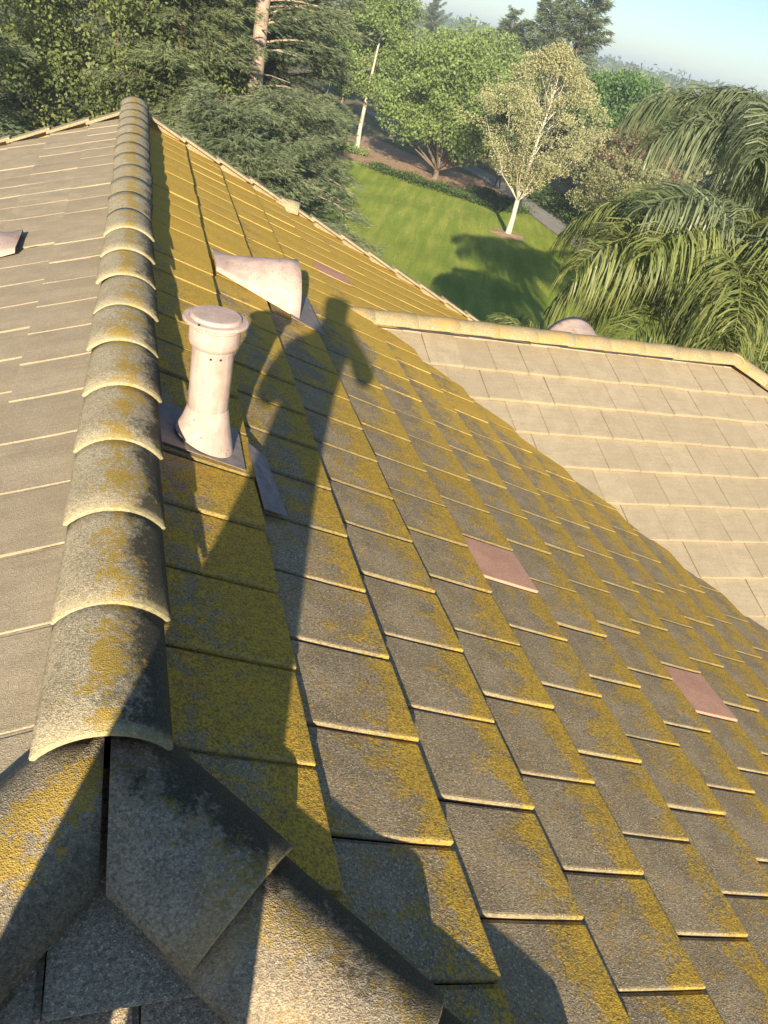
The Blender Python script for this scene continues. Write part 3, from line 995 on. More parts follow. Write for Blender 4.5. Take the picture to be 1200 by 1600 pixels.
J = [
    (PP(-0.13, -0.90, .20), (.225, .13)),    # 0 pelvis
    (PP(-0.10, -0.64, .20), (.215, .13)),    # 1 waist
    (PP(-0.09, -0.38, .20), (.225, .13)),    # 2 chest
    (PP(-0.07, -0.21, .20), (.17, .10)),     # 3 upper chest
    (PP(-0.05, -0.01, .19), (.06, .06)),    # 4 neck
    (PP(-0.05, 0.125, .17), (.105, .11)),     # 5 head
    (PP(-0.05, 0.205, .17), (.095, .10)),   # 6 crown
    (PP(-0.225, -0.19, .20), .085),           # 7 l shoulder
    (PP(-0.275, -0.385, .16), .066),          # 8 l elbow
    (PP(-0.10, -0.20, .075), .036),          # 9 l wrist
    (PP(0.08, -0.09, .20), .075),            # 10 r shoulder
    (PP(0.225, -0.31, .16), .066),           # 11 r elbow
    (PP(0.085, -0.12, .07), .036),           # 12 r wrist
    (PP(-0.255, -1.08, .20), .125),          # 13 l hip
    (PP(-0.28, -1.40, .18), .105),           # 14 l knee
    (PP(-0.29, -1.74, .22), .07),            # 15 l ankle
    (PP(-0.29, -1.80, .08), .05),            # 16 l toe
    (PP(-0.045, -1.08, .20), .12),           # 17 r hip
    (PP(-0.03, -1.40, .18), .10),            # 18 r knee
    (PP(-0.03, -1.72, .22), .07),            # 19 r ankle
    (PP(-0.02, -1.78, .08), .05),            # 20 r toe
]
Ed = [(0, 1), (1, 2), (2, 3), (3, 4), (4, 5), (5, 6), (3, 7), (7, 8), (8, 9), (3, 10), (10, 11), (11, 12), (0, 13), (13, 14), (14, 15), (15, 16), (0, 17), (17, 18), (18, 19), (19, 20)]
skin_body('body', J, Ed, M_cloth, 0, org, ph)
for (wr_, gr, s_) in ((PP(-0.10, -0.20, .075), PP(-0.045, -0.075, .02), 1), (PP(0.085, -0.12, .07), PP(0.05, -0.035, .02), -1)):
    d_ = (gr - wr_)
    jo = [(wr_, .028), (wr_ + d_ * .45, (.036, .02))]
    ed = [(0, 1)]
    for k in range(4):
        b_ = wr_ + d_ * .65 + SIDE * (0.018 * (k - 1.5) * s_)
        jo += [(b_, .0095), (b_ + d_ * (.28 + .03 * (k in (1, 2))) - Lh * 0.012, .0085), (b_ + d_ * .40 - Lh * 0.030, .0075)]
        i0 = len(jo) - 3
        ed += [(1, i0), (i0, i0 + 1), (i0 + 1, i0 + 2)]
    jo += [(wr_ + d_ * .40 + SIDE * 0.035 * s_, .011), (wr_ + d_ * .75 + SIDE * 0.04 * s_ - Lh * 0.01, .009)]
    ed += [(1, len(jo) - 2), (len(jo) - 2, len(jo) - 1)]
    skin_body('hand', jo, ed, M_skin, 0, org, ph, 1)
bm = bmesh.new()
bm_box(bm, (0, 0, 0), (0.074, 0.155, 0.009))
bmesh.ops.bevel(bm, geom=bm.edges[:], offset=0.003, segments=2, affect='EDGES')
phone = link('phone', bm_mesh('phone', bm, M_dark), None, Matrix.Translation(Vector((0, 0, HZ)) - FWD * 0.016 + DOWN * 0.05) @ R3.to_4x4())
tag(phone, 'dark phone held up in both hands behind the lens, seen only in the shadow', 'phone')

# ------------------------------------------------------------------ foliage builders
def rand_unit(n):
    v = RNG.normal(size=(n, 3))
    return v / np.linalg.norm(v, axis=1, keepdims=True)

def norm_(v):
    return v / np.maximum(np.linalg.norm(v, axis=1, keepdims=True), 1e-9)

def leaf_quads(P, size, up_bias=0.3, asp=0.62):
    """folded diamond leaves at the points P"""
    n = len(P)
    nrm = norm_(rand_unit(n) + np.array([0, 0, up_bias]))
    a = norm_(np.cross(nrm, rand_unit(n)))
    b = np.cross(nrm, a)
    s = size * RNG.uniform(0.65, 1.3, (n, 1))
    q = np.stack([P - a * s * 0.5, P + b * s * asp * 0.5 + nrm * s * .08, P + a * s * 0.5, P - b * s * asp * 0.5 + nrm * s * .08], 1)
    return q.reshape(-1, 3)

def needle_fans(P, D, size, k=6, width=0.16, spread=0.55):
    """flat sprays of k narrow triangles starting at P and heading along D"""
    n = len(P)
    out = []
    side = norm_(np.cross(D, rand_unit(n) + np.array([0, 0, 1.2])))
    dn = np.cross(side, D)
    for j in range(k):
        t = j / (k - 1) if k > 1 else 0.5
        base = P + D * (size * 0.55 * t)[:, None]
        sg = 1 if j % 2 else -1
        d = norm_(D * 0.9 + side * (sg * spread * (1.4 - t)) + rand_unit(n) * 0.22 - dn * 0.05)
        L = (size * (0.75 - 0.25 * t) * RNG.uniform(0.7, 1.2, n))[:, None]
        wv = norm_(np.cross(d, rand_unit(n))) * L * width
        out.append(np.stack([base - wv * 0.5, base + wv * 0.5, base + d * L], 1))
    return np.concatenate(out, 0).reshape(-1, 3)

def conifer_meshes(H, R, z0, nb, sprays, mat, size=0.26, bare=None, pw=0.85, droop=0.35, seed=1, irr=0.35):
    rg = np.random.default_rng(seed)
    limbs, Ps, Ds, Ts = [], [], [], []
    for i in range(nb):
        t = (i + rg.uniform(0, 1)) / nb
        z = z0 + (H - z0) * (1 - (1 - t) ** 1.0) * 0.985
        f = (H - z) / (H - z0)
        Rr = R * (f ** pw) * (1 + irr * rg.normal() * 0.6) + 0.12
        Rr = max(0.15, Rr)
        az = rg.uniform(0, 2 * math.pi)
        if bare and bare[0] < z < bare[1] and math.cos(az - bare[2]) > bare[3]:
            Rr *= 0.22
            if rg.uniform() < 0.3: 
                limbs.append(([(0, 0, z), (math.cos(az) * .5, math.sin(az) * .5, z + .05), (math.cos(az) * 1.1, math.sin(az) * 1.1, z + .02)], [0.028, 0.018, 0.008]))
            continue
        el = rg.uniform(-0.05, 0.35) + 0.5 * t
        ns = 5
        pts = []
        for k in range(ns + 1):
            q = k / ns
            pts.append((math.cos(az) * Rr * q, math.sin(az) * Rr * q, z + Rr * (math.tan(el) * q - droop * q * q * (1.2 - .6 * t))))
        if Rr > 0.5:
            limbs.append((pts, [0.035 * (1 - k / ns * 0.85) * (0.6 + Rr * .15) for k in range(ns + 1)]))
        m = max(3, int(sprays / nb * (Rr / R) * 1.9))
        q = rg.uniform(0.03, 1.0, m) ** 0.8
        pa = np.array(pts)
        idx = np.clip((q * ns).astype(int), 0, ns - 1)
        fr = q * ns - idx
        c = pa[idx] * (1 - fr)[:, None] + pa[idx + 1] * fr[:, None]
        lat = np.array([-math.sin(az), math.cos(az), 0.0])
        off = rg.normal(0, 1, m) * 0.22 * Rr * (1.25 - q) * np.minimum(1, q * 3)
        c = c + lat * off[:, None] + rg.normal(0, 0.06, (m, 3)) - np.array([0, 0, 1]) * (np.abs(off) * 0.3)[:, None]
        d = norm_(np.array([math.cos(az), math.sin(az), -0.25]) + lat * (np.sign(off) * rg.uniform(0.3, 1.1, m))[:, None] + rg.normal(0, 0.25, (m, 3)))
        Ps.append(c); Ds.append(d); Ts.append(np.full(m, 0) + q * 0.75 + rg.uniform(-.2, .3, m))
    P = np.concatenate(Ps); D = np.concatenate(Ds); Tt = np.clip(np.concatenate(Ts), 0, 1)
    sz = size * RNG.uniform(0.7, 1.3, len(P))
    V = needle_fans(P, D, sz, 6)
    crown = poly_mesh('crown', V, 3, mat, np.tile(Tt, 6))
    tr = tube([(0, 0, -0.05), (0.0, 0, H * 0.25), (0.02, 0.0, H * 0.6), (0, 0.0, H)], [0.018 * H + .05, 0.0155 * H, 0.009 * H, 0.01], 10)
    lb = [tube(p, r, 5) for p, r in limbs]
    return crown, tr, lb

def make_tree(name, loc, label, cat, crown, trunk, limbs, bark, group=None, rz=0.0):
    t = thing(name, loc, label, cat, group, rz)
    M = t.matrix_basis.copy()
    V, F = trunk
    o = link('trunk', mesh('trunk', V, F, bark, smooth=True), t, None)
    o.matrix_basis = Matrix.Identity(4)
    if limbs:
        V, F = merge(limbs)
        o = link('limbs', mesh('limbs', V, F, bark, smooth=True), t, None)
        o.matrix_basis = Matrix.Identity(4)
    o = link('crown', crown, t, None)
    o.matrix_basis = Matrix.Identity(4)
    return t

def broadleaf_meshes(H, R, z0, n_clump, n_leaf, mat, size=0.16, shape='round', seed=1, clump_r=0.75, trunk_r=0.12, vase=False, up=0.3):
    """limbs grow to clump centres spread through the crown volume; leaves fill the clumps"""
    rg = np.random.default_rng(seed)
    cz = (H + z0) / 2; hz = (H - z0) / 2
    C = []
    while len(C) < n_clump:
        u = rg.normal(size=3); u /= np.linalg.norm(u)
        rr = rg.uniform(0.25, 1.0) ** 0.45
        if vase:
            z = z0 + (H - z0) * rg.uniform(0.02, 1)
            f = (z - z0) / (H - z0)
            w_ = (0.03 + 2.1 * f) if f < 0.42 else 0.98 * (1 - ((f - 0.42) / 0.6) ** 1.6)
            w_ = max(w_, 0.06)
            p = np.array([u[0], u[1], 0]); p /= np.linalg.norm(p)
            C.append(np.array([p[0] * R * w_ * rg.uniform(.15, 1) ** .5, p[1] * R * w_ * rg.uniform(.15, 1) ** .5, z]))
        else:
            k = 1 + 0.22 * math.sin(3 * math.atan2(u[1], u[0]) + seed) * (1 - abs(u[2]))
            if u[2] < -0.75: continue
            C.append(np.array([u[0] * R * rr * k, u[1] * R * rr * k, cz + u[2] * hz * rr * (1 if u[2] > 0 else 0.85)]))
    C = np.array(C)
    cr = clump_r * rg.uniform(0.55, 1.35, n_clump)
    wgt = cr ** 2; wgt /= wgt.sum()
    ci = rg.choice(n_clump, n_leaf, p=wgt)
    d = rg.normal(size=(n_leaf, 3)); d /= np.linalg.norm(d, axis=1, keepdims=True)
    rad_ = rg.uniform(0.2, 1.0, n_leaf) ** 0.5
    P = C[ci] + d * (cr[ci] * rad_)[:, None] * np.array([1, 1, 0.72])
    V = leaf_quads(P, size, up)
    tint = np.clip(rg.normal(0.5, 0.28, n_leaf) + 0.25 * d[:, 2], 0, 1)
    crown = poly_mesh('crown', V, 4, mat, tint)
    fork = z0 * 0.92 if not vase else z0 * 0.8
    top = H * 0.72
    lean = 0.03 * H
    tr = tube([(0, 0, -0.05), (0.02, 0.0, fork * 0.5), (0.0, 0.03, fork), (lean * .4, 0, (fork + top) / 2), (lean, 0, top), (lean, .05, H * .93)],
              [trunk_r * 1.35, trunk_r, trunk_r * 0.9, trunk_r * 0.55, trunk_r * 0.3, 0.012], 9)
    lb = []
    sel = rg.choice(n_clump, min(n_clump, 46), replace=False)
    for k in sel:
        e = C[k]
        za = min(max(fork * .95, e[2] - np.hypot(e[0], e[1]) * rg.uniform(0.9, 1.6)), top)
        a = np.array([lean * max(0, (za - fork) / (top - fork)), 0, za])
        m = a * 0.5 + e * 0.5 + np.array([e[0] - a[0], e[1] - a[1], 0]) * 0.10 + rg.normal(0, 0.08, 3)
        r0 = trunk_r * (0.34 if za < top * .6 else 0.2)
        lb.append(tube([a, a * .5 + m * .5 + rg.normal(0, .04, 3), m, m * .45 + e * .55, e], [r0, r0 * .75, r0 * .55, r0 * .35, 0.006], 5))
    return crown, tr, lb

# ---- conifers beside the house
VIEW_AZ = math.atan2(-23.8, -3.0)
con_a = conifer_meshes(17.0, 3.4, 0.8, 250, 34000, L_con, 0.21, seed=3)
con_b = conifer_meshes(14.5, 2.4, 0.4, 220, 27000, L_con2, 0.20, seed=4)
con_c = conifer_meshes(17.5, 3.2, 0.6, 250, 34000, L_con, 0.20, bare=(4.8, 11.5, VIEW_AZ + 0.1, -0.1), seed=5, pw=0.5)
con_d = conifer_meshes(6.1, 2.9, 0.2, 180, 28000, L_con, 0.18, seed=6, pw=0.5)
G_ = 'conifers beyond the roof'
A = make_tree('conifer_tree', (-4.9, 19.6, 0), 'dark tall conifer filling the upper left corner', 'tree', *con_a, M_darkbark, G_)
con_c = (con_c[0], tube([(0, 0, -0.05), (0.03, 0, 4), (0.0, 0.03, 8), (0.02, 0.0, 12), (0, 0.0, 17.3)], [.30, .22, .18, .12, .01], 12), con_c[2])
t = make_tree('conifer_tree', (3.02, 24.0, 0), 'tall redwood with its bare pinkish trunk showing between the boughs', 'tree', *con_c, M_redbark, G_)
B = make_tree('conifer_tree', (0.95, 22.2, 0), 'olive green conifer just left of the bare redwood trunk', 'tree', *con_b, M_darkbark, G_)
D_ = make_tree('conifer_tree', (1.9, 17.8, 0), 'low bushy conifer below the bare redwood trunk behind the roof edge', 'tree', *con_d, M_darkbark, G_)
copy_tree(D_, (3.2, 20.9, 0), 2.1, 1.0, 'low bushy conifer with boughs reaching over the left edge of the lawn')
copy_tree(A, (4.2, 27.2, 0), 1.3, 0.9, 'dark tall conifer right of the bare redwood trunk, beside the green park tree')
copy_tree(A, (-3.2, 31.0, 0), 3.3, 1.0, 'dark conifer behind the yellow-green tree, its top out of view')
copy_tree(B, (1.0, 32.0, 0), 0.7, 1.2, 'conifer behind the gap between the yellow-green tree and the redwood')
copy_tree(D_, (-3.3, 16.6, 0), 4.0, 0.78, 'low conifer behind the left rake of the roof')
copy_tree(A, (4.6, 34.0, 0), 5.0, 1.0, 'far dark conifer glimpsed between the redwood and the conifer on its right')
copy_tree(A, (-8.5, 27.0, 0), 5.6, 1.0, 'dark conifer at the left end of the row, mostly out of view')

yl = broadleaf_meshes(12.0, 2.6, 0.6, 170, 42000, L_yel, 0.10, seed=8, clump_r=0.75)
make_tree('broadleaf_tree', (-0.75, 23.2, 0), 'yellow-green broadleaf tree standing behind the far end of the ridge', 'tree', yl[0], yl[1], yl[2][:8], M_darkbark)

# ---- park trees
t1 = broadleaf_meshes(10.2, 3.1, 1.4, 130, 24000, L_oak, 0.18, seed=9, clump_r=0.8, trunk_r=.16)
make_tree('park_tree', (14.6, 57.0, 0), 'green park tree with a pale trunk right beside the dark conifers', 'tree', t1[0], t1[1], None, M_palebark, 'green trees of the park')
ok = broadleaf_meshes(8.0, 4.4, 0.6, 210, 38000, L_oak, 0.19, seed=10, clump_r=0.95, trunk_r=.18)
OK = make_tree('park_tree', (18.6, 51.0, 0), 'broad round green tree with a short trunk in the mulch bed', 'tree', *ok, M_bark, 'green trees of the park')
copy_tree(OK, (24.5, 63.0, 0), 1.9, 1.08, 'broad green tree behind the round one, left of the tall dark pines')
t3 = broadleaf_meshes(6.8, 2.3, 2.4, 60, 4200, L_red, 0.17, seed=12, clump_r=0.6, trunk_r=.14)
RT = make_tree('sparse_tree', (19.3, 65.0, 0), 'thin brownish tree in the gap between the two green park trees', 'tree', *t3, M_palebark)
yt = broadleaf_meshes(8.7, 4.2, 2.3, 420, 34000, L_young, 0.095, seed=13, clump_r=0.42, trunk_r=0.13, vase=True)
make_tree('young_tree', (18.78, 38.6, 0), 'young pale-leaved tree with a white trunk in a mulch ring on the lawn', 'tree', *yt, M_palebark)
ps = broadleaf_meshes(4.9, 2.6, 0.3, 110, 15000, L_pale, 0.12, seed=14, clump_r=0.55, trunk_r=0.08)
PS = make_tree('pale_tree', (25.9, 40.6, 0), 'pale cream-green tree right of the path behind the palm fronds', 'tree', *ps, M_bark)
copy_tree(PS, (25.3, 36.9, 0), 2.0, 0.85, 'lower pale bush-like tree at the path edge, nearest the palms')
copy_tree(PS, (29.3, 50.0, 0), 4.0, 1.1, 'pale tree farther right of the path in front of the dense green tree')
dn = broadleaf_meshes(8.2, 4.0, 1.6, 140, 20000, L_dense, 0.22, seed=15, clump_r=1.0, trunk_r=.18)
DN = make_tree('dense_tree', (31.8, 53.5, 0), 'dense deep green round tree beyond the young pale tree', 'tree', *dn, M_bark)
rd = broadleaf_meshes(6.2, 2.4, 1.2, 70, 6500, L_red, 0.16, seed=16, clump_r=0.6)
make_tree('russet_tree', (28.2, 44.0, 0), 'thin russet tree left of the palm crown below the dense green tree', 'tree', *rd, M_bark)

# ---- dark pines standing above the skyline
pn = conifer_meshes(15.0, 3.1, 1.5, 120, 7000, L_con, 0.55, seed=17, pw=0.62, droop=0.1, irr=0.6)
PN = make_tree('pine_tree', (34.2, 67.5, 0), 'tallest dark pine rising against the sky, its top leaning right', 'tree', *pn, M_bark, 'dark pines on the skyline')
copy_tree(PN, (32.0, 69.5, 0), 1.0, 0.86, 'dark pine at the left shoulder of the tallest pine', group='dark pines on the skyline')
copy_tree(PN, (31.5, 76.0, 0), 2.4, 0.72, 'small dark pine lowest left in the skyline pine group')
copy_tree(PN, (45.5, 143.0, 0), 3.4, 0.80, 'lone slender dark pine standing on the skyline above the round green tree')
copy_tree(PN, (27.8, 106.0, 0), 4.4, 0.72, 'pine tip beside the top of the left green park tree')

# ---- far trees, each one a tree, seeded over the park and the suburbs
far1 = broadleaf_meshes(7.5, 3.6, 1.0, 60, 2600, L_oak, 0.5, seed=20, clump_r=1.1)
far2 = broadleaf_meshes(7.0, 3.2, 1.0, 60, 2200, L_pale, 0.5, seed=21, clump_r=1.0)
far3 = broadleaf_meshes(6.5, 3.0, 1.0, 50, 2000, L_red, 0.5, seed=22, clump_r=1.0)
far4 = conifer_meshes(9.5, 2.6, 0.5, 50, 900, L_con, 0.9, seed=23)
kinds = [('far_green_tree', far1, 'green', L_oak), ('far_pale_tree', far2, 'pale', L_pale), ('far_brown_tree', far3, 'brownish', L_red), ('far_conifer', far4, 'dark conifer', L_con)]
protos = []
spots = []
rr = random.Random(3)
for ring, (r0, r1, n, sc_) in enumerate([(72, 95, 15, 1.0), (95, 140, 26, 1.05)]):
    for i in range(n):
        az = math.radians(12 + 46 * (i + rr.uniform(0.1, 0.9)) / n)
        r = rr.uniform(r0, r1)
        x, y = r * math.sin(az), r * math.cos(az)
        if 19 < x < 27 and y < 100: continue
        if abs(x - 37.6) < 6 and abs(y - 84) < 9: continue
        spots.append((x, y, ring, sc_ * rr.uniform(0.75, 1.12), rr.choices([0, 1, 2, 3], [5, 3, 2, 2.2])[0]))
first = {}
where = ['nearer line of far trees past the park', 'farther line of trees past the park']
ordn = 'leftmost second third fourth fifth sixth seventh eighth ninth tenth eleventh twelfth thirteenth'.split()
cnt = {}
for x, y, ring, s_, k in spots:
    nm, ms, word, _ = kinds[k]
    z = terrain(x, y)
    c_ = cnt.get((k, ring), 0); cnt[(k, ring)] = c_ + 1
    lab = '%s %s in the %s' % (ordn[c_] + (' ' if c_ == 0 else ' from the left,'), word + ' tree', where[ring])
    lab = lab.replace('  ', ' ').replace('conifer tree', 'conifer')
    grp = 'far %s trees, %s' % (word, where[ring])
    if k not in first:
        first[k] = make_tree(nm, (x, y, z), lab, 'tree', ms[0], ms[1], None, M_bark, grp)
    else:
        copy_tree(first[k], (x, y, z), rr.uniform(0, 6.28), s_, lab, 'tree', grp)

def blob_trees(name, n, r0, r1, per, size, mat, hh, seed):
    rg = np.random.default_rng(seed)
    az = np.radians(rg.uniform(8, 64, n)); r_ = np.sqrt(rg.uniform(r0 * r0, r1 * r1, n))
    X, Y = r_ * np.sin(az), r_ * np.cos(az)
    Zt = np.array([terrain(a, b) for a, b in zip(X, Y)])
    H = hh * rg.uniform(0.6, 1.2, n)
    P = []
    for x, y, z, h in zip(X, Y, Zt, H):
        cc = rg.normal(0, 1, (9, 3)) * np.array([1.5, 1.5, 0.24 * h]) * .8
        q = cc[rg.integers(0, 9, per)] + rg.normal(0, 1, (per, 3)) * 0.75
        P.append(q + np.array([x, y, z + h * 0.55]))
    P = np.concatenate(P)
    link(name, poly_mesh(name, leaf_quads(P, size), 4, mat, rg.uniform(0, 1, len(P))), None, None, 'stuff')
blob_trees('distant_green_trees', 150, 140, 430, 170, 1.0, L_oak, 8.5, 41)
blob_trees('distant_pale_trees', 70, 140, 430, 150, 1.0, L_pale, 7.0, 42)
blob_trees('distant_dark_trees', 90, 150, 430, 150, 1.0, L_con, 9.5, 43)

# distant wooded hills read as one mass
n_ = 9000
az = np.radians(RNG.uniform(-5, 66, n_)); r_ = RNG.uniform(430, 1250, n_)
X, Y = r_ * np.sin(az), r_ * np.cos(az)
Zt = np.array([terrain(a, b) for a, b in zip(X, Y)])
P = np.stack([X, Y, Zt + RNG.uniform(0.5, 7.0, n_)], 1)
P = np.repeat(P, 5, 0) + RNG.normal(0, 1, (n_ * 5, 3)) * np.array([2.6, 2.6, 1.8])
link('distant_woods', poly_mesh('distant_woods', leaf_quads(P, 3.6), 4, L_shrub, RNG.uniform(0, 1, len(P))), None, None, 'stuff')

# leaves dropped on the grass and the path
n_ = 900
P = np.column_stack([18.8 + RNG.normal(0, 3.6, n_), 39.5 + RNG.normal(0, 4.0, n_), np.full(n_, 0.03)])
link('fallen_leaves', poly_mesh('fallen_leaves', leaf_quads(P, 0.09, 2.5), 4, L_young, RNG.uniform(0, 1, n_)), None, None, 'stuff')
# low shrubs and ground cover
def shrub_band(name, pts, width, h, n, mat, size, label, cat='ground cover'):
    pts = np.array(pts, float)
    seg = np.linalg.norm(np.diff(pts, axis=0), axis=1)
    ii = RNG.choice(len(seg), n, p=seg / seg.sum())
    f = RNG.uniform(0, 1, n)[:, None]
    c = pts[ii] * (1 - f) + pts[ii + 1] * f
    c = c + RNG.normal(0, 1, (n, 2)) * width * 0.32
    lump = 0.55 + 0.45 * np.sin(c[:, 0] * 2.3) * np.sin(c[:, 1] * 1.9 + 1)
    z = RNG.uniform(0.02, 1, n) ** 0.7 * h * (0.5 + 0.5 * lump)
    P = np.column_stack([c, z])
    o = link(name, poly_mesh(name, leaf_quads(P, size, 0.5), 4, mat, RNG.uniform(0, 1, n)), None, None, 'stuff')
    o['label'] = label
    return o
shrub_band('ground_cover', [(14.4, 50.4), (16.8, 48.2), (18.6, 46.6), (20.4, 45.0), (21.6, 44.6)], 1.3, 0.5, 9000, L_shrub, 0.13, 'low green ground cover along the far edge of the lawn')
shrub_band('ground_cover', [(20.6, 48.5), (21.8, 46.6), (22.2, 45.0)], 1.2, 0.5, 5000, L_shrub, 0.13, 'low green ground cover between the mulch bed and the path')
shrub_band('ground_cover', [(12.6, 56), (14.4, 54.6)], 1.2, 0.6, 2500, L_oak, 0.13, 'bright low plants at the foot of the left park tree')
shrub_band('ground_cover', [(25.8, 52), (26.2, 46), (25.8, 40)], 1.9, 1.0, 14000, L_shrub, 0.16, 'green bushes along the right side of the path')
shrub_band('ground_cover', [(25.2, 38), (25.4, 33), (25.2, 27)], 1.1, 0.6, 7000, L_pale, 0.14, 'pale low plants along the right side of the path')

# ------------------------------------------------------------------ palms
def frond_mesh(L, el, curve, nleaf, leaf_len, mat, seed, hang=1.0, tip_up=0.0):
    nleaf = int(nleaf * 2.2)
    """a frond leaving the crown along +x: rachis tube and hanging leaflets"""
    rg = np.random.default_rng(seed)
    pts = []
    p = np.array([0.0, 0.0, 0.0]); ang = el
    N = 18
    for i in range(N + 1):
        pts.append(p.copy())
        p = p + np.array([math.cos(ang), 0, math.sin(ang)]) * L / N
        ang -= curve / N * (0.55 + 0.9 * i / N)
    pts = np.array(pts)
    q = np.linspace(0.10, 0.995, nleaf)
    q = np.repeat(q, 2) + rg.normal(0, 0.004, nleaf * 2)
    q = np.clip(q, 0, 0.999)
    sg = np.tile([1, -1], nleaf)
    idx = (q * N).astype(int); fr = (q * N - idx)[:, None]
    c = pts[idx] * (1 - fr) + pts[idx + 1] * fr
    tan = norm_(pts[idx + 1] - pts[idx])
    lenp = 1.5 * leaf_len * (0.55 + 0.75 * np.sin(np.clip(q * 1.08, 0, 1) * math.pi) ** 0.7) * rg.uniform(0.8, 1.15, len(q))
    lat = np.array([0, 1.0, 0])[None] * sg[:, None]
    d0 = norm_(tan * 0.55 + lat * rg.uniform(0.5, 1.0, (len(q), 1)) + np.array([0, 0, 1]) * rg.uniform(-0.25, 0.45, (len(q), 1)) + rg.normal(0, .12, (len(q), 3)))
    S_ = 4
    out, tint = [], []
    cur = c.copy(); d = d0.copy()
    wid = 0.0125 * rg.uniform(0.75, 1.2, len(q))
    wprev = wid * 0.5
    wdir = norm_(np.cross(d, rg.normal(size=(len(q), 3)) * .6 + np.array([0, 0, 1])))
    for s_ in range(S_):
        nx = cur + d * (lenp / S_)[:, None]
        wn_ = wid * (1.0 if s_ < 2 else (0.7 if s_ == 2 else 0.08))
        quad = np.stack([cur - wdir * wprev[:, None], cur + wdir * wprev[:, None], nx + wdir * wn_[:, None], nx - wdir * wn_[:, None]], 1)
        out.append(quad); tint.append(np.clip(rg.normal(0.45, 0.22, len(q)) + 0.1 * s_, 0, 1))
        cur = nx; wprev = wn_
        d = norm_(d + np.array([0, 0, -1]) * (0.85 * hang * (0.6 + 0.5 * s_)))
    V = np.concatenate(out).reshape(-1, 3)
    me = poly_mesh('frond', V, 4, mat, np.concatenate(tint))
    # rachis joined in
    bm = bmesh.new(); bm.from_mesh(me)
    tv, tf = tube([tuple(x) for x in pts], [0.024 * (1 - i / N * 0.85) for i in range(N + 1)], 5)
    vv = [bm.verts.new(v) for v in tv]
    lay = bm.faces.layers.float.get('tint')
    for f in tf:
        fc = bm.faces.new([vv[i] for i in f])
        if lay: fc[lay] = 0.9
    m2 = bm_mesh('frond', bm, mat)
    return m2

def palm(loc, h, label, mats, fr_specs, az0, scale=1.0, nb=None, trunk_mat=None, tr=0.17):
    t = thing('palm_tree', loc, label, 'palm tree')
    V, F = tube([(0, 0, -0.05), (0.03, 0, h * .4), (0.0, 0.02, h * .8), (0, 0, h)], [tr * 1.25, tr, tr * 1.0, tr * .8], 14)
    link('trunk', mesh('trunk', V, F, trunk_mat or M_palmbark, smooth=True), t, None).matrix_basis = Matrix.Identity(4)
    rg = random.Random(int(abs(loc[0] * 10)))
    k = 0
    for (me_list, n, zoff) in fr_specs:
        for i in range(n):
            az = az0 + 2 * math.pi * (i + rg.uniform(-0.25, 0.25)) / n + zoff * 3
            o = link('frond', me_list[k % len(me_list)], t, None)
            o.matrix_basis = Matrix.Translation((0, 0, h - 0.05 + zoff)) @ Matrix.Rotation(az, 4, 'Z') @ Matrix.Rotation(rg.uniform(-0.12, 0.12), 4, 'X') @ Matrix.Scale(scale * rg.uniform(0.88, 1.1), 4)
            k += 1
    return t
R_ = math.radians
up_d = [frond_mesh(2.6, R_(74), R_(125), 60, 0.62, L_palm, 31), frond_mesh(2.6, R_(66), R_(125), 58, 0.62, L_palm, 32)]
mid_d = [frond_mesh(3.2, R_(52), R_(110), 66, 0.72, L_palm, 33, 1.3), frond_mesh(3.1, R_(44), R_(105), 64, 0.74, L_palm, 34, 1.3)]
low_d = [frond_mesh(3.1, R_(18), R_(95), 64, 0.70, L_palm, 35, 1.5), frond_mesh(2.9, R_(2), R_(80), 60, 0.68, L_palm, 36, 1.5)]
mid_s = [frond_mesh(3.0, R_(56), R_(112), 66, 0.70, L_palm2, 37, 1.3), frond_mesh(3.1, R_(42), R_(108), 66, 0.72, L_palm2, 38, 1.3)]
low_s = [frond_mesh(2.9, R_(16), R_(95), 62, 0.68, L_palm2, 39, 1.5), frond_mesh(2.8, R_(-6), R_(70), 60, 0.66, L_palm2, 40, 1.5)]
palm((11.15, 12.6, 0), 7.35, 'tall dark green feather palm with a full drooping crown at the right edge', None, [(up_d, 6, 0.1), (mid_d, 11, 0.0), (low_d, 4, -0.15)], 0.3)
palm((8.3, 9.9, 0), 6.1, 'lower sunny yellow-green feather palm in front of the tall dark one', None, [(up_d[:1], 3, 0.08), (mid_s, 12, 0.0), (low_s, 9, -0.15)], 1.1, 0.92)
palm((18.2, 21.3, 0), 4.4, 'smaller dark palm behind, left of the two near palms', None, [(mid_d, 7, 0.0), (low_d, 3, -0.1)], 0.8, 0.9)
palm((7.0, 11.2, 0), 3.6, 'low feather palm with bright fronds just behind the half-round wing vent', None, [(mid_s, 8, 0.0), (low_s, 7, -0.1)], 0.2, 0.72)
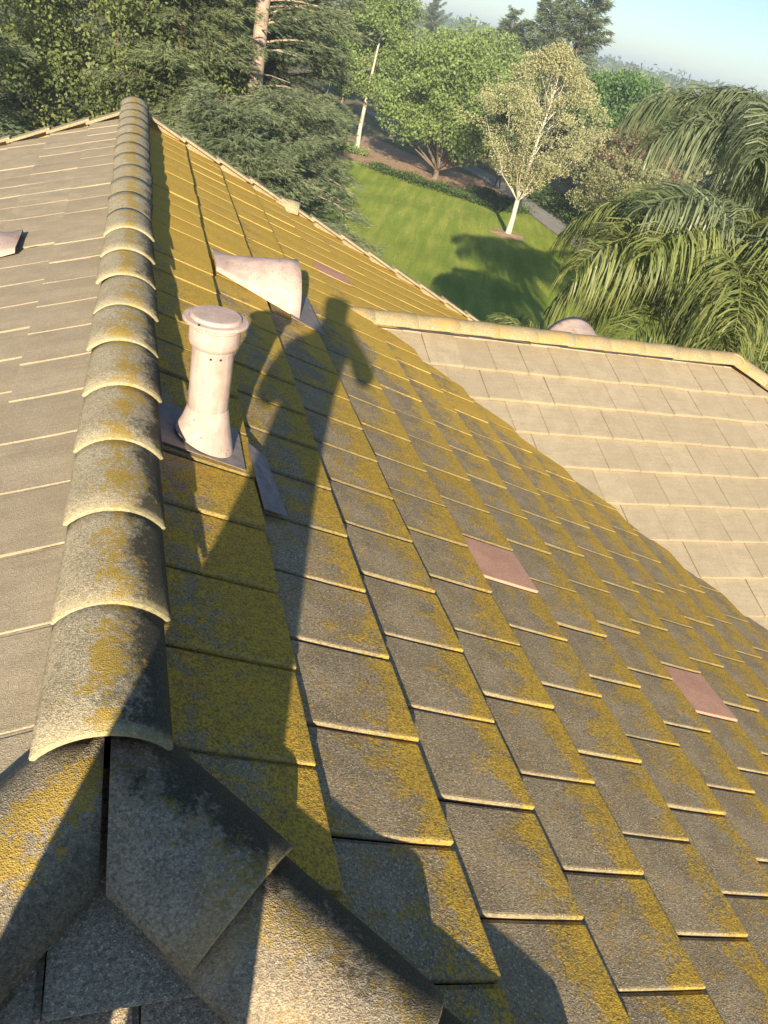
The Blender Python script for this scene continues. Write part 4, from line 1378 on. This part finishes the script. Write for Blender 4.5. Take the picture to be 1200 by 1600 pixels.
# spiky yellow-green plant just behind the wing ridge
sp = thing('spiky_plant', (8.04, 9.2, 0), 'spiky yellow-green plant radiating thin leaves just behind the wing ridge', 'plant')
link('stem', mesh('stem', *tube([(0, 0, 0), (0.02, 0, 2.5), (0, 0, 5.42)], [.11, .09, .08], 10), M_palmbark, smooth=True), sp, None).matrix_basis = Matrix.Identity(4)
n_ = 130
az = RNG.uniform(0, 2 * math.pi, n_); el = RNG.uniform(-0.15, 1.45, n_)
D0 = np.stack([np.cos(az) * np.cos(el), np.sin(az) * np.cos(el), np.sin(el)], 1)
cur = np.tile([0, 0, 5.40], (n_, 1)) + D0 * .04
wd = norm_(np.cross(D0, np.array([0, 0, 1]) + RNG.normal(0, .3, (n_, 3))))
LL = RNG.uniform(0.5, 0.95, n_)
out = []; wp = np.full(n_, .009)
for s_ in range(4):
    nx = cur + D0 * (LL / 4)[:, None]
    wn_ = np.full(n_, [.010, .009, .006, .001][s_])
    out.append(np.stack([cur - wd * wp[:, None], cur + wd * wp[:, None], nx + wd * wn_[:, None], nx - wd * wn_[:, None]], 1))
    cur = nx; wp = wn_; D0 = norm_(D0 + np.array([0, 0, -0.16]))
link('leaves', poly_mesh('leaves', np.concatenate(out).reshape(-1, 3), 4, L_yel, RNG.uniform(0.3, 1, n_ * 4)), sp, None).matrix_basis = Matrix.Identity(4)

# ------------------------------------------------------------------ walker on the path
fp = Vector((23.35, 51.6, 0.012))
wk = thing('person', fp, 'person in a white shirt and dark trousers walking away along the path', 'person')
M_trs = simple('dark_trousers', (0.02, 0.022, 0.028), (0.035, 0.035, 0.045), 20.0)
M_wht = simple('white_shirt', (0.75, 0.73, 0.69), (0.82, 0.80, 0.77), 20.0)
f_ = lambda x, y, z: fp + Vector((x, y, z)) * 0.88
skin_body('body', [(f_(0, 0, .95), (.14, .10)), (f_(0, 0, 1.15), (.13, .09)), (f_(0, .02, 1.40), (.16, .10)), (f_(0, .04, 1.52), .055), (f_(0, .05, 1.66), (.085, .10)), (f_(0, .05, 1.74), (.06, .07)),
                   (f_(-.20, .02, 1.42), .055), (f_(-.25, -.05, 1.15), .042), (f_(-.24, .08, .92), .03), (f_(.20, .02, 1.42), .055), (f_(.25, .06, 1.15), .042), (f_(.24, .22, .95), .03),
                   (f_(-.10, .02, .86), .085), (f_(-.10, .18, .48), .06), (f_(-.10, .30, .07), .042), (f_(-.10, .42, .05), .035), (f_(.10, -.02, .86), .085), (f_(.10, .0, .47), .06), (f_(.10, -.28, .10), .042), (f_(.10, -.20, .04), .035)],
          [(0, 1), (1, 2), (2, 3), (3, 4), (4, 5), (2, 6), (6, 7), (7, 8), (2, 9), (9, 10), (10, 11), (0, 12), (12, 13), (13, 14), (14, 15), (0, 16), (16, 17), (17, 18), (18, 19)], M_trs, 0, fp, wk, 2)
skin_body('shirt', [(f_(0, 0, .92), (.19, .14)), (f_(0, 0, 1.15), (.17, .125)), (f_(0, .02, 1.42), (.20, .13)), (f_(0, .035, 1.50), (.09, .08)), (f_(-.21, .02, 1.43), .075), (f_(-.26, -.02, 1.22), .065), (f_(.21, .02, 1.43), .075), (f_(.26, .05, 1.22), .065)],
          [(0, 1), (1, 2), (2, 3), (2, 4), (4, 5), (2, 6), (6, 7)], M_wht, 0, fp, wk, 2)
skin_body('hair', [(f_(0, .05, 1.66), (.092, .105)), (f_(0, .04, 1.75), (.072, .085))], [(0, 1)], M_trs, 0, fp, wk, 2)

# ------------------------------------------------------------------ far house with a pale blue roof
fh = thing('far_house', (37.6, 84.0, 0), 'far house with a pale bluish roof glimpsed above the dense green tree', 'house')
bm = bmesh.new(); bm_box(bm, (0, 0, 2.7), (9, 7, 5.4)); 
link('wall', bm_mesh('wall', bm, M_stucco), fh, None).matrix_basis = Matrix.Identity(4)
RV = [(-5, -4, 5.3), (5, -4, 5.3), (5, 4, 5.3), (-5, 4, 5.3), (-5, 0, 6.9), (5, 0, 6.9)]
M_blue = simple('pale_blue_metal_roof', (0.50, 0.60, 0.66), (0.58, 0.68, 0.73), 2.0, 0.4)
link('roof', mesh('roof', RV, [(0, 1, 5, 4), (2, 3, 4, 5), (1, 2, 5), (3, 0, 4), (3, 2, 1, 0)], M_blue), fh, None).matrix_basis = Matrix.Identity(4)
for x in (-2.6, 0.4, 2.8):
    wv = [(x - .5, -3.53, 2.9), (x + .5, -3.53, 2.9), (x + .5, -3.53, 4.1), (x - .5, -3.53, 4.1)]
    wv += [(a, -3.51, c) for a, b, c in wv]
    link('window', mesh('window', wv, [(0, 1, 2, 3), (7, 6, 5, 4)] + [(k, k + 4, (k + 1) % 4 + 4, (k + 1) % 4) for k in range(4)], M_dark), fh, None).matrix_basis = Matrix.Identity(4)

# ------------------------------------------------------------------ haze
bm = bmesh.new()
bm_box(bm, (0, 0, 12.5), (3400, 3400, 27.0))
hm = NT('haze')
pv = hm.n('ShaderNodeVolumePrincipled', {'Color': (0.72, 0.86, 1.0, 1), 'Density': 0.0011, 'Anisotropy': 0.0})
hm.t.links.new(pv.outputs[0], hm.out.inputs['Volume'])
link('haze', bm_mesh('haze', bm, hm.m), None, None, 'stuff')
